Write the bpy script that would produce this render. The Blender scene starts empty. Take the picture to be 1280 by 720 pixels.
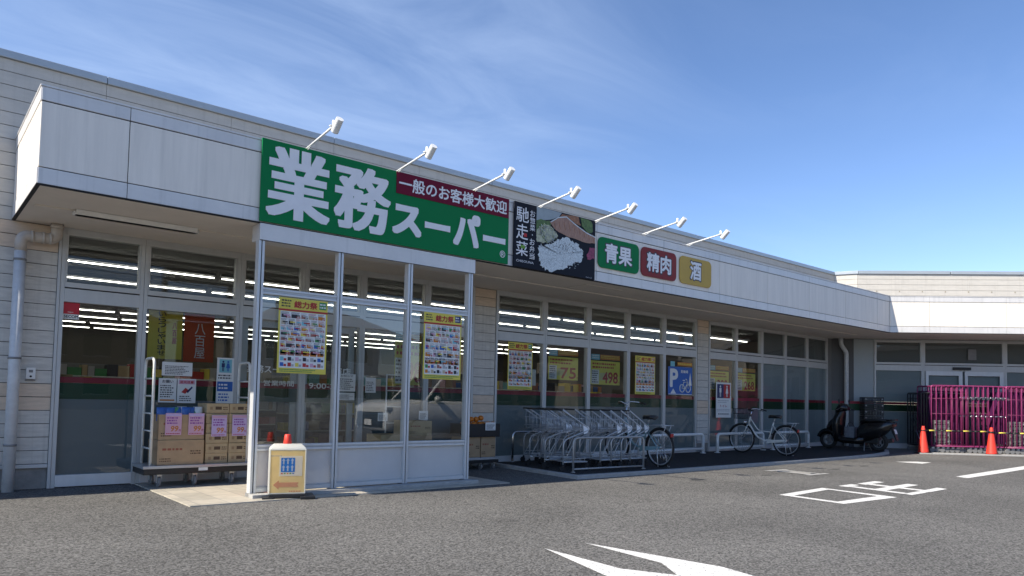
import bpy, bmesh, math, random
from mathutils import Vector, Matrix
random.seed(7)
SC = bpy.context.scene
COL = SC.collection
R_ = math.radians

# ------------------------------------------------------------------ camera
cam_d = bpy.data.cameras.new('camera'); cam = bpy.data.objects.new('camera', cam_d); COL.objects.link(cam)
F = Vector((0.64284315, 0.76446521, 0.04843166)); Rt = Vector((0.76453391, -0.64423794, 0.02110395)); Up = Rt.cross(F)
cam.matrix_world = Matrix(((Rt.x, Up.x, -F.x, 0), (Rt.y, Up.y, -F.y, 0), (Rt.z, Up.z, -F.z, 1.15), (0, 0, 0, 1)))
cam_d.sensor_width = 36; cam_d.lens = 36 * 909.78 / 1280; cam_d.shift_y = (455.37 - 360) / 1280
cam_d.clip_start = .05; cam_d.clip_end = 2000
SC.camera = cam

# ------------------------------------------------------------------ sun, sky, exposure
SUN = Vector((-1.11, .15, 1)).normalized()
sun_d = bpy.data.lights.new('sun', 'SUN'); sun = bpy.data.objects.new('sun', sun_d); COL.objects.link(sun)
sun_d.energy = 3.85; sun_d.angle = R_(.53); sun_d.color = (1, .925, .80)
sun.rotation_euler = SUN.to_track_quat('Z', 'Y').to_euler(); sun.location = (-8, 2, 12)
W = bpy.data.worlds.new('World'); SC.world = W; W.use_nodes = True
nt = W.node_tree; nt.nodes.clear()
def N(t, kind, **kw):
    n = t.nodes.new(kind)
    for k, v in kw.items(): setattr(n, k, v)
    return n
out = N(nt, 'ShaderNodeOutputWorld'); bg = N(nt, 'ShaderNodeBackground'); bg.inputs['Strength'].default_value = .112
sky = N(nt, 'ShaderNodeTexSky'); sky.sky_type = 'NISHITA'; sky.sun_disc = False
sky.sun_elevation = math.asin(SUN.z); sky.sun_rotation = math.atan2(SUN.x, SUN.y)
sky.air_density = 1.0; sky.dust_density = .1; sky.ozone_density = 2.4; sky.altitude = 2500
tc = N(nt, 'ShaderNodeTexCoord'); sp = N(nt, 'ShaderNodeSeparateXYZ'); nt.links.new(tc.outputs['Generated'], sp.inputs[0])
mz = N(nt, 'ShaderNodeMath', operation='MAXIMUM'); mz.inputs[1].default_value = .06; nt.links.new(sp.outputs['Z'], mz.inputs[0])
dx = N(nt, 'ShaderNodeMath', operation='DIVIDE'); dy = N(nt, 'ShaderNodeMath', operation='DIVIDE')
for d, s in ((dx, 'X'), (dy, 'Y')): nt.links.new(sp.outputs[s], d.inputs[0]); nt.links.new(mz.outputs[0], d.inputs[1])
cb = N(nt, 'ShaderNodeCombineXYZ'); nt.links.new(dx.outputs[0], cb.inputs[0]); nt.links.new(dy.outputs[0], cb.inputs[1])
mp = N(nt, 'ShaderNodeMapping'); mp.inputs['Rotation'].default_value = (0, 0, R_(-24)); mp.inputs['Scale'].default_value = (.45, .95, 1)
nt.links.new(cb.outputs[0], mp.inputs[0])
n1 = N(nt, 'ShaderNodeTexNoise'); n1.inputs['Scale'].default_value = 2.4; n1.inputs['Detail'].default_value = 9; n1.inputs['Roughness'].default_value = .6; n1.inputs['Distortion'].default_value = .7
n2 = N(nt, 'ShaderNodeTexNoise'); n2.inputs['Scale'].default_value = .55; n2.inputs['Detail'].default_value = 3
nt.links.new(mp.outputs[0], n1.inputs['Vector']); nt.links.new(cb.outputs[0], n2.inputs['Vector'])
r1 = N(nt, 'ShaderNodeMapRange'); r1.inputs[1].default_value = .42; r1.inputs[2].default_value = .85
r2 = N(nt, 'ShaderNodeMapRange'); r2.inputs[1].default_value = .40; r2.inputs[2].default_value = .62
nt.links.new(n1.outputs['Fac'], r1.inputs[0]); nt.links.new(n2.outputs['Fac'], r2.inputs[0])
mm = N(nt, 'ShaderNodeMath', operation='MULTIPLY'); nt.links.new(r1.outputs[0], mm.inputs[0]); nt.links.new(r2.outputs[0], mm.inputs[1])
# a thin bank of cirrus over the left end of the shop
dt = N(nt, 'ShaderNodeVectorMath', operation='DOT_PRODUCT'); dt.inputs[1].default_value = (0.3467, 0.8506, 0.3953); nt.links.new(tc.outputs['Generated'], dt.inputs[0])
r4 = N(nt, 'ShaderNodeMapRange', interpolation_type='SMOOTHSTEP'); r4.inputs[1].default_value = .86; r4.inputs[2].default_value = 1.0; nt.links.new(dt.outputs['Value'], r4.inputs[0])
r5 = N(nt, 'ShaderNodeMapRange'); r5.inputs[1].default_value = .25; r5.inputs[2].default_value = .75; r5.inputs[3].default_value = .06; r5.inputs[4].default_value = .42; nt.links.new(n1.outputs['Fac'], r5.inputs[0])
bk = N(nt, 'ShaderNodeMath', operation='MULTIPLY'); nt.links.new(r4.outputs[0], bk.inputs[0]); nt.links.new(r5.outputs[0], bk.inputs[1])
mm2 = N(nt, 'ShaderNodeMath', operation='MULTIPLY_ADD'); mm2.inputs[1].default_value = .12; nt.links.new(mm.outputs[0], mm2.inputs[0]); nt.links.new(bk.outputs[0], mm2.inputs[2])
mx = N(nt, 'ShaderNodeMix', data_type='RGBA'); nt.links.new(mm2.outputs[0], mx.inputs[0]); hs = N(nt, 'ShaderNodeHueSaturation'); hs.inputs['Saturation'].default_value = 1.12; nt.links.new(sky.outputs[0], hs.inputs['Color']); tn = N(nt, 'ShaderNodeMix', data_type='RGBA', blend_type='MULTIPLY'); tn.inputs[0].default_value = 1; tn.inputs[7].default_value = (1.14, .98, .955, 1); nt.links.new(hs.outputs[0], tn.inputs[6]); nt.links.new(tn.outputs[2], mx.inputs[6]); mx.inputs[7].default_value = (3.0, 3.8, 5.3, 1)
nt.links.new(mx.outputs[2], bg.inputs['Color']); nt.links.new(bg.outputs[0], out.inputs[0])
vs = SC.view_settings; vs.view_transform = 'Standard'; vs.look = 'None'; vs.gamma = 1; vs.use_curve_mapping = False; vs.exposure = 1.04
SC.cycles.use_denoising = True; SC.cycles.max_bounces = 10; SC.cycles.transparent_max_bounces = 24; SC.cycles.diffuse_bounces = 5
SC.cycles.sample_clamp_indirect = 8; SC.cycles.caustics_reflective = False; SC.cycles.caustics_refractive = False

# ------------------------------------------------------------------ materials
MATS = {}
def mat(name, col, rough=.6, metal=0, var=.08, vs=6, bump=0, bs=40, spec=None, stretch=None, trans=0, emit=0):
    if name in MATS: return MATS[name]
    m = bpy.data.materials.new(name); m.use_nodes = True; t = m.node_tree; b = t.nodes['Principled BSDF']
    b.inputs['Roughness'].default_value = rough; b.inputs['Metallic'].default_value = metal
    if spec is not None: b.inputs['Specular IOR Level'].default_value = spec
    c = tuple(col) + (1,)
    tcn = N(t, 'ShaderNodeTexCoord'); vec = tcn.outputs['Object']
    if stretch:
        mpn = N(t, 'ShaderNodeMapping'); mpn.inputs['Scale'].default_value = stretch; t.links.new(vec, mpn.inputs[0]); vec = mpn.outputs[0]
    if var:
        no = N(t, 'ShaderNodeTexNoise'); no.inputs['Scale'].default_value = vs; no.inputs['Detail'].default_value = 6; no.inputs['Roughness'].default_value = .65
        t.links.new(vec, no.inputs['Vector'])
        rp = N(t, 'ShaderNodeMapRange'); rp.inputs[1].default_value = .3; rp.inputs[2].default_value = .7; rp.inputs[3].default_value = 1 - var; rp.inputs[4].default_value = 1 + var
        t.links.new(no.outputs['Fac'], rp.inputs[0])
        mu = N(t, 'ShaderNodeMix', data_type='RGBA', blend_type='MULTIPLY'); mu.inputs[0].default_value = 1; mu.inputs[6].default_value = c
        t.links.new(rp.outputs[0], mu.inputs[7]); t.links.new(mu.outputs[2], b.inputs['Base Color'])
        rr = N(t, 'ShaderNodeMapRange'); rr.inputs[3].default_value = max(0, rough - .1); rr.inputs[4].default_value = min(1, rough + .1)
        t.links.new(no.outputs['Fac'], rr.inputs[0]); t.links.new(rr.outputs[0], b.inputs['Roughness'])
    else: b.inputs['Base Color'].default_value = c
    if bump:
        nb = N(t, 'ShaderNodeTexNoise'); nb.inputs['Scale'].default_value = bs; nb.inputs['Detail'].default_value = 4; t.links.new(vec, nb.inputs['Vector'])
        bm_ = N(t, 'ShaderNodeBump'); bm_.inputs['Strength'].default_value = bump; bm_.inputs['Distance'].default_value = .01
        t.links.new(nb.outputs['Fac'], bm_.inputs['Height']); t.links.new(bm_.outputs[0], b.inputs['Normal'])
    if emit:
        b.inputs['Emission Color'].default_value = c; b.inputs['Emission Strength'].default_value = emit
    if trans:
        o = t.nodes['Material Output']; tr = N(t, 'ShaderNodeBsdfTranslucent'); tr.inputs['Color'].default_value = c
        mxs = N(t, 'ShaderNodeMixShader'); mxs.inputs[0].default_value = trans
        t.links.new(b.outputs[0], mxs.inputs[1]); t.links.new(tr.outputs[0], mxs.inputs[2]); t.links.new(mxs.outputs[0], o.inputs[0])
    MATS[name] = m; return m

def glass_mat(name, tint, f0=.07):
    m = bpy.data.materials.new(name); m.use_nodes = True; t = m.node_tree; t.nodes.clear()
    o = N(t, 'ShaderNodeOutputMaterial'); tr = N(t, 'ShaderNodeBsdfTransparent'); tr.inputs[0].default_value = tint + (1,)
    gl = N(t, 'ShaderNodeBsdfGlossy'); gl.inputs['Roughness'].default_value = 0
    lw = N(t, 'ShaderNodeLayerWeight'); lw.inputs[0].default_value = .5
    pw = N(t, 'ShaderNodeMath', operation='POWER'); pw.inputs[1].default_value = 5; t.links.new(lw.outputs['Facing'], pw.inputs[0])
    ma = N(t, 'ShaderNodeMath', operation='MULTIPLY_ADD'); ma.inputs[1].default_value = 1 - f0; ma.inputs[2].default_value = f0; t.links.new(pw.outputs[0], ma.inputs[0])
    # the slight waviness of float glass bends the mirrored surroundings
    tcn = N(t, 'ShaderNodeTexCoord'); nb = N(t, 'ShaderNodeTexNoise'); nb.inputs['Scale'].default_value = 1.3; t.links.new(tcn.outputs['Object'], nb.inputs['Vector'])
    bm_ = N(t, 'ShaderNodeBump'); bm_.inputs['Strength'].default_value = .06; bm_.inputs['Distance'].default_value = .02
    t.links.new(nb.outputs['Fac'], bm_.inputs['Height']); t.links.new(bm_.outputs[0], gl.inputs['Normal'])
    mxs = N(t, 'ShaderNodeMixShader'); t.links.new(ma.outputs[0], mxs.inputs[0]); t.links.new(tr.outputs[0], mxs.inputs[1]); t.links.new(gl.outputs[0], mxs.inputs[2]); t.links.new(mxs.outputs[0], o.inputs[0])
    return m
GLASS = glass_mat('window_glass', (.72, .76, .755), .05); SGLASS = glass_mat('screen_glass', (.84, .88, .87), .14)

def asphalt(name, base, fine=1.0):
    m = bpy.data.materials.new(name); m.use_nodes = True; t = m.node_tree; b = t.nodes['Principled BSDF']
    tcn = N(t, 'ShaderNodeTexCoord'); v = tcn.outputs['Object']
    a = N(t, 'ShaderNodeTexVoronoi'); a.inputs['Scale'].default_value = 78; t.links.new(v, a.inputs['Vector'])
    s = N(t, 'ShaderNodeTexNoise'); s.inputs['Scale'].default_value = 60; s.inputs['Detail'].default_value = 8; s.inputs['Roughness'].default_value = .75; t.links.new(v, s.inputs['Vector'])
    l = N(t, 'ShaderNodeTexNoise'); l.inputs['Scale'].default_value = .45; l.inputs['Detail'].default_value = 5; l.inputs['Distortion'].default_value = .4; t.links.new(v, l.inputs['Vector'])
    sc = N(t, 'ShaderNodeSeparateColor'); t.links.new(a.outputs['Color'], sc.inputs[0])
    r1 = N(t, 'ShaderNodeMapRange'); r1.inputs[3].default_value = .35; r1.inputs[4].default_value = 1.7; t.links.new(sc.outputs[0], r1.inputs[0])
    r2 = N(t, 'ShaderNodeMapRange'); r2.inputs[1].default_value = .3; r2.inputs[2].default_value = .7; r2.inputs[3].default_value = .55; r2.inputs[4].default_value = 1.45; t.links.new(s.outputs['Fac'], r2.inputs[0])
    r3 = N(t, 'ShaderNodeMapRange'); r3.inputs[1].default_value = .3; r3.inputs[2].default_value = .7; r3.inputs[3].default_value = .80; r3.inputs[4].default_value = 1.15; t.links.new(l.outputs['Fac'], r3.inputs[0])
    m1 = N(t, 'ShaderNodeMath', operation='MULTIPLY'); m2 = N(t, 'ShaderNodeMath', operation='MULTIPLY')
    t.links.new(r1.outputs[0], m1.inputs[0]); t.links.new(r2.outputs[0], m1.inputs[1]); t.links.new(m1.outputs[0], m2.inputs[0]); t.links.new(r3.outputs[0], m2.inputs[1])
    # hairline cracks and old oil spots
    wv = N(t, 'ShaderNodeTexNoise'); wv.inputs['Scale'].default_value = 1.1; wv.inputs['Detail'].default_value = 6; t.links.new(v, wv.inputs['Vector'])
    av = N(t, 'ShaderNodeMix', data_type='RGBA', blend_type='ADD'); av.inputs[0].default_value = .9; t.links.new(v, av.inputs[6]); t.links.new(wv.outputs['Color'], av.inputs[7])
    ve = N(t, 'ShaderNodeTexVoronoi', feature='DISTANCE_TO_EDGE'); ve.inputs['Scale'].default_value = .32; t.links.new(av.outputs[2], ve.inputs['Vector'])
    rc = N(t, 'ShaderNodeMapRange'); rc.inputs[1].default_value = .0015; rc.inputs[2].default_value = .005; rc.inputs[3].default_value = .8; rc.inputs[4].default_value = 1; t.links.new(ve.outputs['Distance'], rc.inputs[0])
    vo = N(t, 'ShaderNodeTexVoronoi'); vo.inputs['Scale'].default_value = .8; vo.inputs['Randomness'].default_value = 1; t.links.new(av.outputs[2], vo.inputs['Vector'])
    ro = N(t, 'ShaderNodeMapRange'); ro.inputs[1].default_value = .04; ro.inputs[2].default_value = .13; ro.inputs[3].default_value = .78; ro.inputs[4].default_value = 1; t.links.new(vo.outputs['Distance'], ro.inputs[0])
    m3 = N(t, 'ShaderNodeMath', operation='MULTIPLY'); m4 = N(t, 'ShaderNodeMath', operation='MULTIPLY'); t.links.new(m2.outputs[0], m3.inputs[0]); t.links.new(rc.outputs[0], m3.inputs[1]); t.links.new(m3.outputs[0], m4.inputs[0]); t.links.new(ro.outputs[0], m4.inputs[1]); m2 = m4
    mu = N(t, 'ShaderNodeMix', data_type='RGBA', blend_type='MULTIPLY'); mu.inputs[0].default_value = 1; mu.inputs[6].default_value = base + (1,)
    t.links.new(m2.outputs[0], mu.inputs[7]); t.links.new(mu.outputs[2], b.inputs['Base Color']); b.inputs['Roughness'].default_value = .88; b.inputs['Specular IOR Level'].default_value = .3
    bp = N(t, 'ShaderNodeBump'); bp.inputs['Strength'].default_value = .55 * fine; bp.inputs['Distance'].default_value = .012
    t.links.new(m1.outputs[0], bp.inputs['Height']); t.links.new(bp.outputs[0], b.inputs['Normal'])
    return m
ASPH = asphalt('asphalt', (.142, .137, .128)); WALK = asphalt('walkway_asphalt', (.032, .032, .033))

def worn_paint(name):
    m = bpy.data.materials.new(name); m.use_nodes = True; t = m.node_tree; b = t.nodes['Principled BSDF']
    tcn = N(t, 'ShaderNodeTexCoord'); s = N(t, 'ShaderNodeTexNoise'); s.inputs['Scale'].default_value = 38; s.inputs['Detail'].default_value = 9; s.inputs['Roughness'].default_value = .8
    t.links.new(tcn.outputs['Object'], s.inputs['Vector']); cr = N(t, 'ShaderNodeValToRGB')
    cr.color_ramp.elements[0].position = .40; cr.color_ramp.elements[0].color = (.16, .155, .15, 1); cr.color_ramp.elements[1].position = .47; cr.color_ramp.elements[1].color = (.72, .71, .68, 1)
    t.links.new(s.outputs['Fac'], cr.inputs[0]); t.links.new(cr.outputs[0], b.inputs['Base Color']); b.inputs['Roughness'].default_value = .7
    bp = N(t, 'ShaderNodeBump'); bp.inputs['Strength'].default_value = .3; bp.inputs['Distance'].default_value = .006; t.links.new(s.outputs['Fac'], bp.inputs['Height']); t.links.new(bp.outputs[0], b.inputs['Normal'])
    return m
PAINT = worn_paint('road_paint')

def tile_mat():
    m = bpy.data.materials.new('entrance_tiles'); m.use_nodes = True; t = m.node_tree; b = t.nodes['Principled BSDF']
    tcn = N(t, 'ShaderNodeTexCoord'); br = N(t, 'ShaderNodeTexBrick'); br.offset = 0; br.inputs['Scale'].default_value = 1; br.inputs['Brick Width'].default_value = .3; br.inputs['Row Height'].default_value = .3; br.inputs['Mortar Size'].default_value = .006
    br.inputs['Color1'].default_value = (.5, .45, .37, 1); br.inputs['Color2'].default_value = (.39, .36, .3, 1); br.inputs['Mortar'].default_value = (.3, .28, .25, 1)
    t.links.new(tcn.outputs['Object'], br.inputs['Vector'])
    no = N(t, 'ShaderNodeTexNoise'); no.inputs['Scale'].default_value = 9; no.inputs['Detail'].default_value = 8; t.links.new(tcn.outputs['Object'], no.inputs['Vector'])
    rp = N(t, 'ShaderNodeMapRange'); rp.inputs[3].default_value = .72; rp.inputs[4].default_value = 1.25; t.links.new(no.outputs['Fac'], rp.inputs[0])
    mu = N(t, 'ShaderNodeMix', data_type='RGBA', blend_type='MULTIPLY'); mu.inputs[0].default_value = 1; t.links.new(br.outputs['Color'], mu.inputs[6]); t.links.new(rp.outputs[0], mu.inputs[7])
    t.links.new(mu.outputs[2], b.inputs['Base Color']); b.inputs['Roughness'].default_value = .6
    return m
TILE = tile_mat()

M = mat
SIDING = M('siding', (.58, .55, .50), .8, var=.13, vs=5, bump=.25, bs=70, stretch=(1, 1, 5))
PEACH = M('siding_peach', (.64, .51, .39), .8, var=.13, vs=5, bump=.25, bs=70, stretch=(1, 1, 5))
UPPER = M('upper_siding', (.56, .53, .48), .8, var=.07, vs=4, bump=.25, bs=60, stretch=(1, 1, 4))
DARK = M('dark_gap', (.02, .02, .022), .8, var=0)
COPING = M('coping_metal', (.42, .46, .49), .38, .3, var=.06, vs=3)
FASCIA = M('fascia_panel', (.84, .78, .70), .55, 0, var=.07, vs=2.6, stretch=(3.5, 3.5, .3), spec=.25)
BAND = M('fascia_band', (.70, .68, .66), .4, .1, var=.07, vs=2.5, stretch=(1, 1, 1))
def streaks(m, lo=.80):
    t = m.node_tree; b = t.nodes['Principled BSDF']; src = b.inputs['Base Color'].links[0].from_socket
    tcn = N(t, 'ShaderNodeTexCoord'); mpn = N(t, 'ShaderNodeMapping'); mpn.inputs['Scale'].default_value = (17, 17, .45); t.links.new(tcn.outputs['Object'], mpn.inputs[0])
    no = N(t, 'ShaderNodeTexNoise'); no.inputs['Scale'].default_value = 1; no.inputs['Detail'].default_value = 5; t.links.new(mpn.outputs[0], no.inputs['Vector'])
    rp = N(t, 'ShaderNodeMapRange'); rp.inputs[1].default_value = .54; rp.inputs[2].default_value = .78; rp.inputs[3].default_value = 1; rp.inputs[4].default_value = lo; t.links.new(no.outputs['Fac'], rp.inputs[0])
    mu = N(t, 'ShaderNodeMix', data_type='RGBA', blend_type='MULTIPLY'); mu.inputs[0].default_value = 1; t.links.new(src, mu.inputs[6]); t.links.new(rp.outputs[0], mu.inputs[7]); t.links.new(mu.outputs[2], b.inputs['Base Color'])
streaks(FASCIA, .90); streaks(BAND, .85); streaks(UPPER, .86); streaks(SIDING, .8)
SOFFIT = M('soffit', (.74, .68, .61), .85, var=.05, vs=2)
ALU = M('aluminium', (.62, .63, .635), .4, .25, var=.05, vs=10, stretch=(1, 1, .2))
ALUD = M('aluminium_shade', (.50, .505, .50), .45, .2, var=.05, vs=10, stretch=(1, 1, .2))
PANELG = M('screen_panel', (.78, .77, .76), .5, var=.04, vs=4, trans=.33)
FROST2 = M('frosted_film_pale', (.235, .265, .28), .55, var=.05, vs=2.5)
FROST = M('frosted_film', (.18, .205, .22), .55, var=.05, vs=2.5)
BLIND = M('pale_film', (.33, .365, .38), .6, var=.05, vs=2)
BLINDT = M('grey_film', (.17, .17, .165), .7, var=.05, vs=2)
REDF = M('red_film', (.30, .015, .035), .45, var=.05)
GRNF = M('green_film', (.004, .05, .018), .45, var=.1)
CONC = M('concrete', (.36, .355, .34), .85, var=.16, vs=14, bump=.3, bs=90)
CONCD = M('concrete_base', (.25, .24, .225), .9, var=.22, vs=6, bump=.3, bs=60)
PVC = M('pvc_pipe', (.55, .56, .57), .45, var=.1, vs=12)
PVCB = M('pvc_elbow', (.47, .42, .37), .5, var=.08, vs=12)
STEEL = M('steel_tube', (.47, .48, .49), .32, .4, var=.06, vs=20)
CHROME = M('chrome_tube', (.6, .62, .64), .16, 1, var=.04)
WHITEP = M('white_paint', (.72, .72, .70), .4, var=.06, vs=12)
BLACKP = M('black_plastic', (.012, .012, .013), .45, var=.15, vs=15)
RUBBER = M('rubber', (.014, .014, .014), .8, var=.15, vs=25)
LAMPW = M('lamp_white', (.78, .78, .76), .35, var=.04)
CARD = M('cardboard', (.40, .275, .16), .85, var=.1, vs=9, bump=.1, bs=50)
CARDB = M('cardboard_tan', (.44, .33, .19), .85, var=.12, vs=9, bump=.1, bs=50)
PAPER = M('paper_white', (.74, .74, .72), .7, var=.03)
CAGEW = M('cage_white', (.70, .70, .66), .4, var=.1, vs=18)
MAG = M('magenta_paint', (.25, .035, .125), .4, var=.15, vs=9)
CAGEK = M('cage_black', (.03, .03, .033), .45, .2, var=.2, vs=9)
CONER = M('cone_red', (.72, .045, .025), .5, var=.06, vs=8)
GREYP = M('grey_plastic', (.2, .2, .2), .55, var=.08, vs=12)
CARTP = M('cart_plate', (.8, .81, .83), .5, var=.05)
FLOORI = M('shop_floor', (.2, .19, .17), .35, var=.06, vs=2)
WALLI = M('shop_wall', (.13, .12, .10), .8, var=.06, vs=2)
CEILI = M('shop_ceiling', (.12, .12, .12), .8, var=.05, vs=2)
TUBE = M('lit_tube', (1, .95, .85), .5, var=0, emit=6)

# ------------------------------------------------------------------ mesh helpers
class Fr:
    """a frame: s along the wall, d inwards, z up"""
    def __init__(s, o, ang=0):
        s.o = Vector((o[0], o[1], 0)); a = R_(ang); s.u = Vector((math.cos(a), -math.sin(a), 0)); s.n = Vector((math.sin(a), math.cos(a), 0))
    def __call__(s, x, d, z): return s.o + s.u * x + s.n * d + Vector((0, 0, z))
WORLD = Fr((0, 0))
TXT = {}
def text2d(body, off=0., res=3):
    k = (body, off, res)
    if k not in TXT:
        c = bpy.data.curves.new('tmp', 'FONT'); c.body = body; c.offset = off; c.resolution_u = res
        o = bpy.data.objects.new('tmp', c); COL.objects.link(o)
        me = bpy.data.meshes.new_from_object(o.evaluated_get(bpy.context.evaluated_depsgraph_get()))
        vs_ = [(v.co.x, v.co.y) for v in me.vertices]; fs = [tuple(p.vertices) for p in me.polygons]
        bpy.data.objects.remove(o); bpy.data.curves.remove(c); bpy.data.meshes.remove(me)
        xs = [v[0] for v in vs_]; ys = [v[1] for v in vs_]
        x0, x1, y0, y1 = min(xs), max(xs), min(ys), max(ys)
        TXT[k] = ([((x - x0) / (x1 - x0), (y - y0) / max(1e-6, y1 - y0)) for x, y in vs_], fs, (x1 - x0) / max(1e-6, (y1 - y0)))
    return TXT[k]

class MB:
    def __init__(s, fr=WORLD): s.bm = bmesh.new(); s.fr = fr; s.mats = []
    def mi(s, m):
        if m not in s.mats: s.mats.append(m)
        return s.mats.index(m)
    def face(s, pts, m, smooth=False):
        try: f = s.bm.faces.new([s.bm.verts.new(s.fr(*p)) for p in pts])
        except ValueError: return
        f.material_index = s.mi(m); f.smooth = smooth; return f
    def box(s, x0, x1, y0, y1, z0, z1, m):
        v = [s.bm.verts.new(s.fr(x, y, z)) for x in (x0, x1) for y in (y0, y1) for z in (z0, z1)]
        for q in ((0, 1, 3, 2), (4, 6, 7, 5), (0, 4, 5, 1), (2, 3, 7, 6), (0, 2, 6, 4), (1, 5, 7, 3)):
            f = s.bm.faces.new([v[i] for i in q]); f.material_index = s.mi(m)
        return s
    def prism(s, poly, axis, a, b, m):
        """poly of 2D points extruded along axis ('x','y','z') from a to b"""
        P = {'z': lambda p, h: (p[0], p[1], h), 'y': lambda p, h: (p[0], h, p[1]), 'x': lambda p, h: (h, p[0], p[1])}[axis]
        A = [s.bm.verts.new(s.fr(*P(p, a))) for p in poly]; B = [s.bm.verts.new(s.fr(*P(p, b))) for p in poly]
        n = len(poly); fs = [s.bm.faces.new(A), s.bm.faces.new(B)]
        for i in range(n): fs.append(s.bm.faces.new((A[i], A[(i + 1) % n], B[(i + 1) % n], B[i])))
        for f in fs: f.material_index = s.mi(m)
        return s
    def rings(s, rings, m, cap=True, closed=False, smooth=True):
        R = [[s.bm.verts.new(p) for p in r] for r in rings]; n = len(R[0]); k = s.mi(m)
        for i in range(len(R) if closed else len(R) - 1):
            A, B = R[i], R[(i + 1) % len(R)]
            for j in range(n):
                f = s.bm.faces.new((A[j], A[(j + 1) % n], B[(j + 1) % n], B[j])); f.material_index = k; f.smooth = smooth
        if cap and not closed:
            for r in (R[0], R[-1]):
                f = s.bm.faces.new(r); f.material_index = k
        return s
    def tube(s, pts, r, m, n=8, closed=False, r1=None):
        P = [s.fr(*p) for p in pts]; L = len(P); rg = []
        up = None
        for i in range(L):
            if closed: t = (P[(i + 1) % L] - P[i - 1])
            elif i == 0: t = P[1] - P[0]
            elif i == L - 1: t = P[-1] - P[-2]
            else: t = (P[i + 1] - P[i]).normalized() + (P[i] - P[i - 1]).normalized()
            t = t.normalized() if t.length > 1e-9 else Vector((0, 0, 1))
            if up is None: up = t.orthogonal().normalized()
            up = (up - t * up.dot(t)); up = up.normalized() if up.length > 1e-6 else t.orthogonal().normalized()
            w = t.cross(up); rr = r if r1 is None else r + (r1 - r) * i / (L - 1)
            rg.append([P[i] + (up * math.cos(2 * math.pi * j / n) + w * math.sin(2 * math.pi * j / n)) * rr for j in range(n)])
        return s.rings(rg, m, closed=closed)
    def bend(s, pts, r, m, fil=.05, n=8, k=4):
        """tube through corner points with rounded bends"""
        P = [Vector(p) for p in pts]; o = [P[0]]
        for i in range(1, len(P) - 1):
            a = (P[i - 1] - P[i]); b = (P[i + 1] - P[i]); f = min(fil, a.length * .45, b.length * .45)
            A = P[i] + a.normalized() * f; B = P[i] + b.normalized() * f
            for q in range(k + 1):
                u = q / k; o.append(A * (1 - u) ** 2 + P[i] * 2 * u * (1 - u) + B * u * u)
        o.append(P[-1]); return s.tube([tuple(p) for p in o], r, m, n)
    def cyl(s, p0, p1, r0, m, r1=None, n=16): return s.tube([p0, p1], r0, m, n, r1=r1)
    def lathe(s, prof, m, n=20, c=(0, 0, 0), smooth=True):
        rg = [[s.fr(c[0] + r * math.cos(2 * math.pi * j / n), c[1] + r * math.sin(2 * math.pi * j / n), c[2] + z) for j in range(n)] for r, z in prof]
        return s.rings(rg, m, smooth=smooth)
    def torus(s, c, axis, Rr, r, m, n=36, k=8):
        a = Vector(axis).normalized(); u = a.orthogonal().normalized(); w = a.cross(u)
        return s.tube([tuple(Vector(c) + (u * math.cos(2 * math.pi * i / n) + w * math.sin(2 * math.pi * i / n)) * Rr) for i in range(n)], r, m, k, closed=True)
    def text(s, body, x0, x1, z0, z1, d, m, off=0., res=3, vert=False, shear=0, sq=None):
        """lettering in the s-z plane of the frame at depth d, fitted to a box"""
        if vert:
            n = len(body); h = (z1 - z0) / n
            for i, ch in enumerate(body):
                if ch == ' ': continue
                if ch == '・': s.text(ch, x0 + (x1 - x0) * .4, x0 + (x1 - x0) * .6, z1 - h * (i + .6), z1 - h * (i + .4), d, m, off, res)
                else: s.text(ch, x0, x1, z1 - h * (i + .95), z1 - h * (i + .05), d, m, off, res)
            return s
        vs_, fs, _ = text2d(body, 0, res); k = s.mi(m)
        o = off * (z1 - z0); nc = 1 if off == 0 else (5 if res < 3 else 8 if off < .035 else 12)
        x0 += o; x1 -= o; z0 += o; z1 -= o
        if sq:
            nc = 16; x0 += sq[0] - o; x1 -= sq[0] - o; z0 += sq[1] - o; z1 -= sq[1] - o
        for c in range(nc + (1 if nc > 1 else 0)):       # heavy strokes: the same outline swept round a small circle
            a = 2 * math.pi * c / nc; ox, oz = (o * math.cos(a), o * math.sin(a)) if 0 < nc > c and nc > 1 else (0, 0)
            if sq and c < nc:
                q = c % 4; u = -1 + 2 * q / 4; ox, oz = ((u, -1), (1, u), (-u, 1), (-1, -u))[c // 4]; ox *= sq[0]; oz *= sq[1]
            V = [s.bm.verts.new(s.fr(x0 + (x1 - x0) * x + shear * (z1 - z0) * y + ox, d - .00012 * c, z0 + (z1 - z0) * y + oz)) for x, y in vs_]
            for f in fs:
                try: q = s.bm.faces.new([V[i] for i in f]); q.material_index = k
                except ValueError: pass
        return s
    def rect(s, x0, x1, z0, z1, d, m): s.face([(x0, d, z0), (x1, d, z0), (x1, d, z1), (x0, d, z1)], m); return s
    def build(s, name, parent=None, bevel=0, org=None, kind=None):
        if parent is not None:
            root = parent.parent or parent
            org = Vector((0, 0, 0)) if root.get('_local') else root.location.copy()
        if org is None:
            xs = [v.co for v in s.bm.verts]
            org = Vector(((min(v.x for v in xs) + max(v.x for v in xs)) / 2, (min(v.y for v in xs) + max(v.y for v in xs)) / 2, min(v.z for v in xs)))
        org = Vector(org)
        for v in s.bm.verts: v.co -= org
        bmesh.ops.recalc_face_normals(s.bm, faces=s.bm.faces)
        me = bpy.data.meshes.new(name); s.bm.to_mesh(me); s.bm.free()
        for m in s.mats: me.materials.append(m)
        o = bpy.data.objects.new(name, me); COL.objects.link(o)
        if parent is not None: o.parent = parent
        else: o.location = org
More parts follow.
